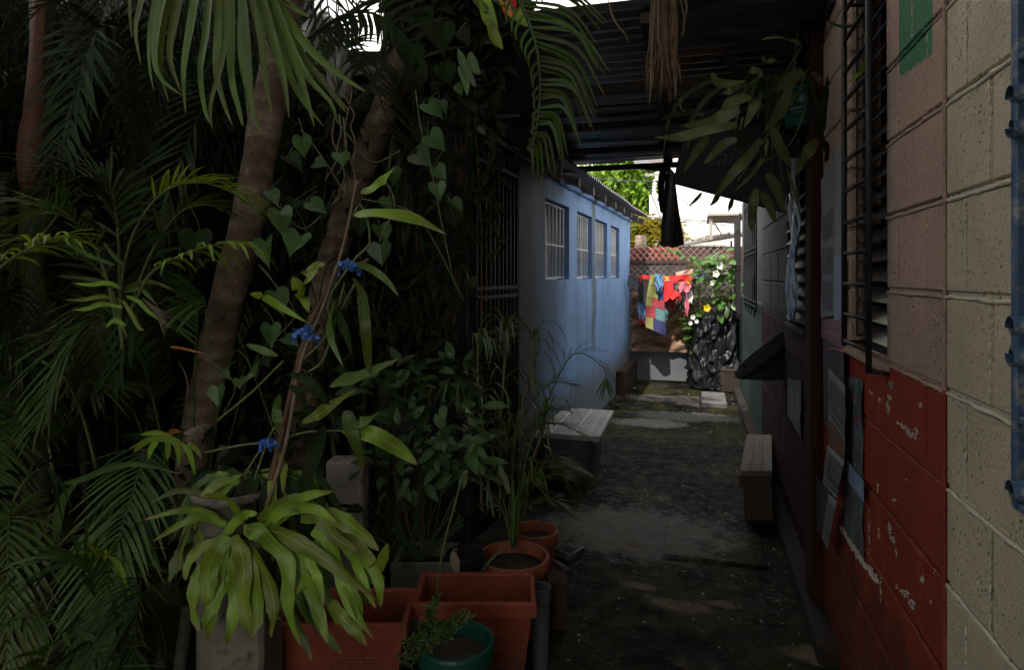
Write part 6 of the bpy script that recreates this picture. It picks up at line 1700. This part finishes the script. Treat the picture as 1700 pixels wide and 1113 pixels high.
def rpot(name, label, c, rr, h, mat, cat='pot', ribs=()):
    t = thing(name, label, cat, V((c.x, c.y, 0))); z0 = max(.003, c.z - h); hh = c.z - z0
    pr = [(0, 0), (rr * .68, 0), (rr * .72, .01), (rr * .88, hh - .055), (rr * .97, hh - .05), (rr, hh - .04), (rr, hh - .008), (rr * .98, hh), (rr * .9, hh), (rr * .88, hh - .01), (rr * .84, hh - .05), (0, hh - .048)]
    MB().lathe(pr, V((c.x, c.y, z0)), 32).build('body', mat, t, False)
    MB().lathe([(rr * .86, 0), (rr * .5, .012), (0, .008)], V((c.x, c.y, c.z - .045)), 16).build('soil', M['soil'], t, True)
    for k in ribs:
        r_ = rr * (.70 + .2 * k); MB().lathe([(r_, -.004), (r_ + .005, 0), (r_, .004)], V((c.x, c.y, z0 + hh * k)), 32).build('rib', mat, t, True)
    return t
rpot('round_terracotta_pot', 'round terracotta pot with the feathery areca behind the planters', P(853, 922, 2.54), .143, .3, M['terra2'])
rpot('round_terracotta_pot', 'smaller round terracotta pot farthest back beside the path', P(888, 879, 2.92), .106, .26, M['terra2'])
rpot('grey_bucket', 'small grey plastic bucket beside the front centre planter', P(897, 974, 2.3), .040, .33, M['greyplastic'], 'bucket')
rpot('black_ribbed_pot', 'black ribbed nursery pot behind the front centre planter', P(772, 918, 2.45), .075, .25, M['net'], 'pot', (.3, .6))
g_ = rpot('green_bucket', 'dark green ribbed bucket at the bottom centre edge', P(756, 1062, 1.72), .105, .42, M['bucketgreen'], 'bucket', (.9, .86, .78, .6))
gs = thing('succulent_sprigs', 'trailing succulent sprigs spilling over the green bucket', 'succulent', P(725, 1050, 1.7))
for l in ([(730, 1070), (722, 1040), (718, 1010), (728, 992)], [(735, 1065), (745, 1040), (770, 1022)], [(725, 1070), (705, 1060), (690, 1075), (670, 1100)], [(728, 1060), (705, 1040), (700, 1050), (668, 1090)], [(740, 1070), (750, 1045), (782, 1025)], [(720, 1060), (712, 1030), (712, 1012)], [(728, 1068), (715, 1068), (690, 1058), (675, 1068)], [(720, 1075), (700, 1085), (680, 1108)], [(732, 1062), (738, 1050), (745, 1038)]):
    sp = spline(px3(l, 1.66), 12); m_ = MB().tube(sp, .0022, 5)
    for p in sp[2:]:
        for k in range(5):
            d = V((R.uniform(-1, 1), R.uniform(-1, 1), R.uniform(-.3, 1))).normalized(); m_.ribbon([p, p + d * .009, p + d * .019], .008, -FW, .4)
    m_.build('sprig', M['green'], gs)
bs_ = thing('bare_stem', 'thin bare stem with one withered leaf standing by the front centre planter', 'stem', P(727, 1010, 2.05))
MB().tube(spline(px3([(727, 1010), (728, 960), (738, 900), (752, 850), (768, 790)], 2.05), 12), .004, 5).build('stem', M['stem'], bs_, True)
blade(bs_, px3([(752, 915), (756, 935), (760, 955)], 2.04), .03, M['dry']); blade(bs_, px3([(768, 790), (774, 782), (778, 788)], 2.04), .008, M['dry'])
# stump block and hoses by the path edge
bk_ = thing('brown_block', 'dark brown masonry block standing by the path beside the pots', 'block', onZ(925, 1050, 0))
q0 = onZ(908, 1050, 0); MB().bbox((0, 0, .0), (.085, .12, .19), .008, (RT, FW, UP), q0).build('body', M['brownbrick'], bk_)
hs_ = thing('grey_hose', 'short piece of grey hose lying by the round pots', 'hose', onZ(930, 920, 0))
MB().tube([onZ(905, 905, .02), onZ(945, 925, .02), onZ(968, 912, .02)], .012, 8).build('tube', M['greyplastic'], hs_, True)
MB().tube([onZ(912, 930, .05), onZ(945, 950, .03)], .014, 8).build('coupling', M['greyplastic'], hs_, True)
# white blocks behind the plants
wbk = thing('white_block', 'pale dirty white block standing behind the staked climber', 'block', V((P(572, 800, 2.5).x, P(572, 800, 2.5).y, 0)))
MB().bbox((0, 0, 0), (.145, .10, EYE - (768 - CY) / FPX * 2.45), .008, (RT, FW, UP), V((P(540, 800, 2.45).x, P(540, 800, 2.45).y, 0))).build('body', M['whiteconc'], wbk)
MB().box((.001, -.004, .45), (.144, -.001, .47), (RT, FW, UP), V((P(540, 800, 2.45).x, P(540, 800, 2.45).y, 0))).build('band', M['whiteplastic'], wbk)
wsq = thing('foam_tub', 'cracked white foam tub under the rosemary bush', 'tub', V((P(700, 950, 2.35).x, P(700, 950, 2.35).y, 0)))
o_ = V((P(648, 950, 2.35).x, P(648, 950, 2.35).y, 0)); zf = EYE - (938 - CY) / FPX * 2.35
MB().box((0, 0, .005), (.235, .02, zf), (RT, FW, UP), o_).box((0, .022, .005), (.02, .2, zf - .012), (RT, FW, UP), o_).box((.215, .022, .005), (.235, .2, zf - .004), (RT, FW, UP), o_).box((.022, .18, .005), (.213, .2, zf - .002), (RT, FW, UP), o_).build('sides', M['pillarconc'], wsq)
MB().box((.021, .021, .01), (.214, .179, zf - .05), (RT, FW, UP), o_).build('soil', M['soil'], wsq)
# ---- lidded tub (wash tank) with a plate of worn sheet on top
ck = thing('lidded_tub', 'grey plastic tub with a pale flat lid standing against the blue wall', 'tub', (-.85, 4.7, 0))
zl = .352
def tubf(u, v):
    a = u * 2 * PI; ca, sa = math.cos(a), math.sin(a); sq = (abs(ca) ** 5 + abs(sa) ** 5) ** -.2
    k = 1 - .1 * (1 - v); return V((-.86 + .185 * ca * sq * k, 4.62 + .33 * sa * sq * k, .003 + (zl - .035) * v))
MB().grid(tubf, 48, 6).build('body', M['greyplastic'], ck, True)
MB().grid(lambda u, v: (lambda p: V((-.86 + (p.x + .86) * 1.03, 4.62 + (p.y - 4.62) * 1.03, zl - .07 + .02 * v)))(tubf(u, 1)), 48, 1).build('rim', M['greyplastic'], ck, True)
lidm = MB().poly([V((-1.06, 4.22, zl)), V((-.615, 4.22, zl)), V((-.63, 5.08, zl)), V((-1.02, 5.08, zl))], (0, 0, .034)).build('lid', M['lid'], ck)
for x in (-.95, -.80, -.70, -.64):
    MB().box((x - .003, 4.25, zl + .001), (x + .003, 5.05, zl + .006)).build('lid_seam', M['white_iron'], lidm)

# ---- hanging basket plant at right
hp = thing('hanging_pot', 'green ribbed pot hanging from the canopy beside the ladder grille', 'pot', P(1328, 205, 2.7))
hc_ = P(1328, 212, 2.72)
MB().lathe([(0, 0), (.052, 0), (.056, .01), (.060, .05), (.064, .052), (.063, .06), (.060, .062), (.064, .09), (.068, .092), (.066, .10), (.072, .15), (.076, .152), (.076, .165), (.068, .165), (.064, .12), (0, .12)], hc_, 24).build('body', M['bucketgreen'], hp, True)
for k in range(3):
    a = k * 2.1; MB().tube([hc_ + V((.07 * math.cos(a), .07 * math.sin(a), .16)), hc_ + V((0, 0, .52))], .0018, 4).build('hanger', M['chain'], hp)
MB().tube([hc_ + V((0, 0, .52)), V((hc_.x, hc_.y, 2.47))], .002, 4).build('hanger', M['chain'], hp)
hl = thing('hanging_plant', 'trailing plant of long grey green leaves spilling from the hanging green pot', 'plant', hc_ + UP * .16)
HL = [([(1333, 118), (1306, 139), (1294, 182), (1269, 219)], 26), ([(1245, 161), (1224, 165), (1210, 170), (1199, 180)], 18), ([(1260, 167), (1250, 180), (1245, 192), (1236, 211)], 15), ([(1227, 181), (1205, 190), (1181, 204), (1129, 209)], 24), ([(1223, 207), (1172, 217), (1126, 228), (1086, 228)], 19), ([(1223, 231), (1204, 238), (1188, 252), (1169, 272)], 16),
      ([(1176, 225), (1165, 240), (1152, 258), (1135, 286)], 15), ([(1282, 213), (1294, 243), (1303, 258), (1309, 276)], 20), ([(1263, 231), (1240, 262), (1210, 295), (1181, 337)], 17), ([(1275, 231), (1266, 262), (1248, 290), (1220, 316)], 8), ([(1272, 289), (1284, 304), (1294, 328), (1303, 355)], 18), ([(1263, 320), (1274, 336), (1280, 350), (1288, 370)], 17),
      ([(1358, 234), (1345, 246), (1334, 262), (1320, 291)], 22), ([(1256, 313), (1250, 340), (1248, 365), (1247, 384)], 17), ([(1182, 121), (1190, 136), (1208, 139), (1239, 134)], 15), ([(1230, 141), (1215, 148), (1208, 152), (1200, 154)], 13), ([(1246, 121), (1254, 114), (1260, 118), (1261, 131)], 14), ([(1348, 120), (1357, 128), (1361, 135), (1365, 144)], 13), ([(1266, 65), (1280, 62), (1296, 62), (1312, 67)], 5), ([(1311, 67), (1320, 68), (1331, 76)], 7),
      ([(1169, 191), (1145, 186), (1120, 190), (1095, 200)], 14, 'd'), ([(1165, 320), (1155, 332), (1143, 343)], 6, 'd'), ([(1195, 322), (1188, 333), (1178, 342)], 7, 'd'), ([(1216, 330), (1213, 340), (1209, 353)], 8, 'd'), ([(1306, 280), (1316, 310), (1326, 345), (1330, 370)], 5), ([(1356, 200), (1362, 180), (1368, 165)], 10, 'd'), ([(1378, 120), (1370, 160), (1366, 210), (1360, 225)], 12, 'd'), ([(1240, 230), (1262, 245), (1268, 270)], 14, 'd'),
      ([(1262, 130), (1268, 145), (1272, 168)], 14, 'd'), ([(1230, 215), (1232, 240), (1240, 265)], 12, 'd'), ([(1290, 130), (1278, 150), (1274, 175), (1278, 200)], 14, 'd'), ([(1300, 150), (1285, 165), (1280, 190)], 12, 'd'), ([(1264, 95), (1272, 101), (1284, 104)], 9), ([(1272, 104), (1280, 100), (1290, 100)], 8), ([(1366, 232), (1374, 250), (1370, 270)], 14, 'd')]
for e in HL:
    blade(hl, [P(q[0], q[1], 2.25 + .25 * max(0, (q[0] - 1240)) / 130 + R.uniform(-.02, .02)) for q in e[0]], e[1] / 1060 * 2.5, M['hang'] if len(e) == 2 else M['dark'], hint=-FW + UP * R.uniform(-.2, .5), n=14, fold=.15, wave=.2, prof=lance)
for l in ([(1330, 155), (1290, 130), (1262, 128), (1246, 140)], [(1325, 155), (1300, 180), (1275, 180), (1250, 165)], [(1325, 160), (1290, 200), (1260, 170), (1235, 140)], [(1320, 160), (1280, 215), (1265, 240), (1225, 300)], [(1332, 75), (1310, 110), (1298, 130)], [(1350, 135), (1330, 200), (1310, 240), (1270, 268)], [(1340, 160), (1365, 190), (1372, 230)], [(1325, 160), (1292, 215), (1300, 300)], [(1233, 195), (1228, 230), (1240, 270), (1262, 300)],
          [(1325, 158), (1345, 110), (1380, 120), (1400, 130)]):
    MB().tube(spline([P(q[0], q[1], 2.3 + .35 * max(0, (q[0] - 1240)) / 100) for q in l], 14), .0028, 5).build('stem', M['stem'], hl, True)
for k in range(18):
    a = R.uniform(0, 2 * PI); L = R.uniform(.1, .28); c = hc_ + UP * .16 - RT * R.uniform(0, .12) ; d = (RT * (math.cos(a) - .55) + FW * math.sin(a) * .6)
    blade(hl, [c, c + d * L * .6 + UP * .04, c + d * L - UP * L * .3, c + d * L * 1.1 - UP * L * R.uniform(.7, 1.3)], R.uniform(.016, .03), M['dark'] if k % 2 else M['green'], n=8, prof=lance)
wl_ = thing('stray_leaf', 'single curved green leaf hanging in front of the ladder grille', 'leaf', P(1425, 110, 1.9))
blade(wl_, px3([(1438, 85), (1436, 105), (1426, 122), (1408, 137)], 1.85), .016, M['yel'], prof=lance); blade(wl_, px3([(1372, 36), (1400, 44), (1438, 42)], 1.95), .010, M['dark'], prof=lance)
MB().tube(spline(px3([(1372, 36), (1395, 44), (1430, 40), (1438, 85)], 1.9), 8), .002, 4).build('stem', M['stem'], wl_, True)
# dark hanging round fan on the wall
# ---- unseen tree added behind the camera: its crown keeps the sun off the near end
sd = thing('sun_block_tree', 'added unseen tree blocking the sun over the near end of the path', 'tree', (-2.2, -2.2, 0))
MB().tube(spline([V((-2.2, -2.2, -.05)), V((-2.1, -2.1, 2.0)), V((-1.7, -1.8, 4.0)), V((-1.2, -1.4, 5.5))], 12), [.2 - .01 * i for i in range(13)], 10).build('trunk', M['bark'], sd, True)
for k in range(7):
    a = k * .9; MB().tube(spline([V((-1.7, -1.8, 3.8)), V((-1.7 + math.cos(a), -1.8 + math.sin(a), 4.7)), V((-1.7 + 2.2 * math.cos(a), -1.6 + 2.2 * math.sin(a), 5.3))], 6), [.08, .07, .055, .045, .035, .025, .012], 6).build('limb', M['bark'], sd, True)
crown(V((-1.7, -1.0, 5.4)), (3.3, 3.6, 1.0), 80000, .23, M['green'], sd, seeds=520)

rh = thing('sky_block_house', 'plain unseen house block added behind the camera to cut sky light', 'house', (-4, -6, 0))
MB().box((-8, -7, -.06), (-.9, -6, 6.0)).build('wall', M['shadewall'], rh)  # unseen block, added to cut the sky light from behind
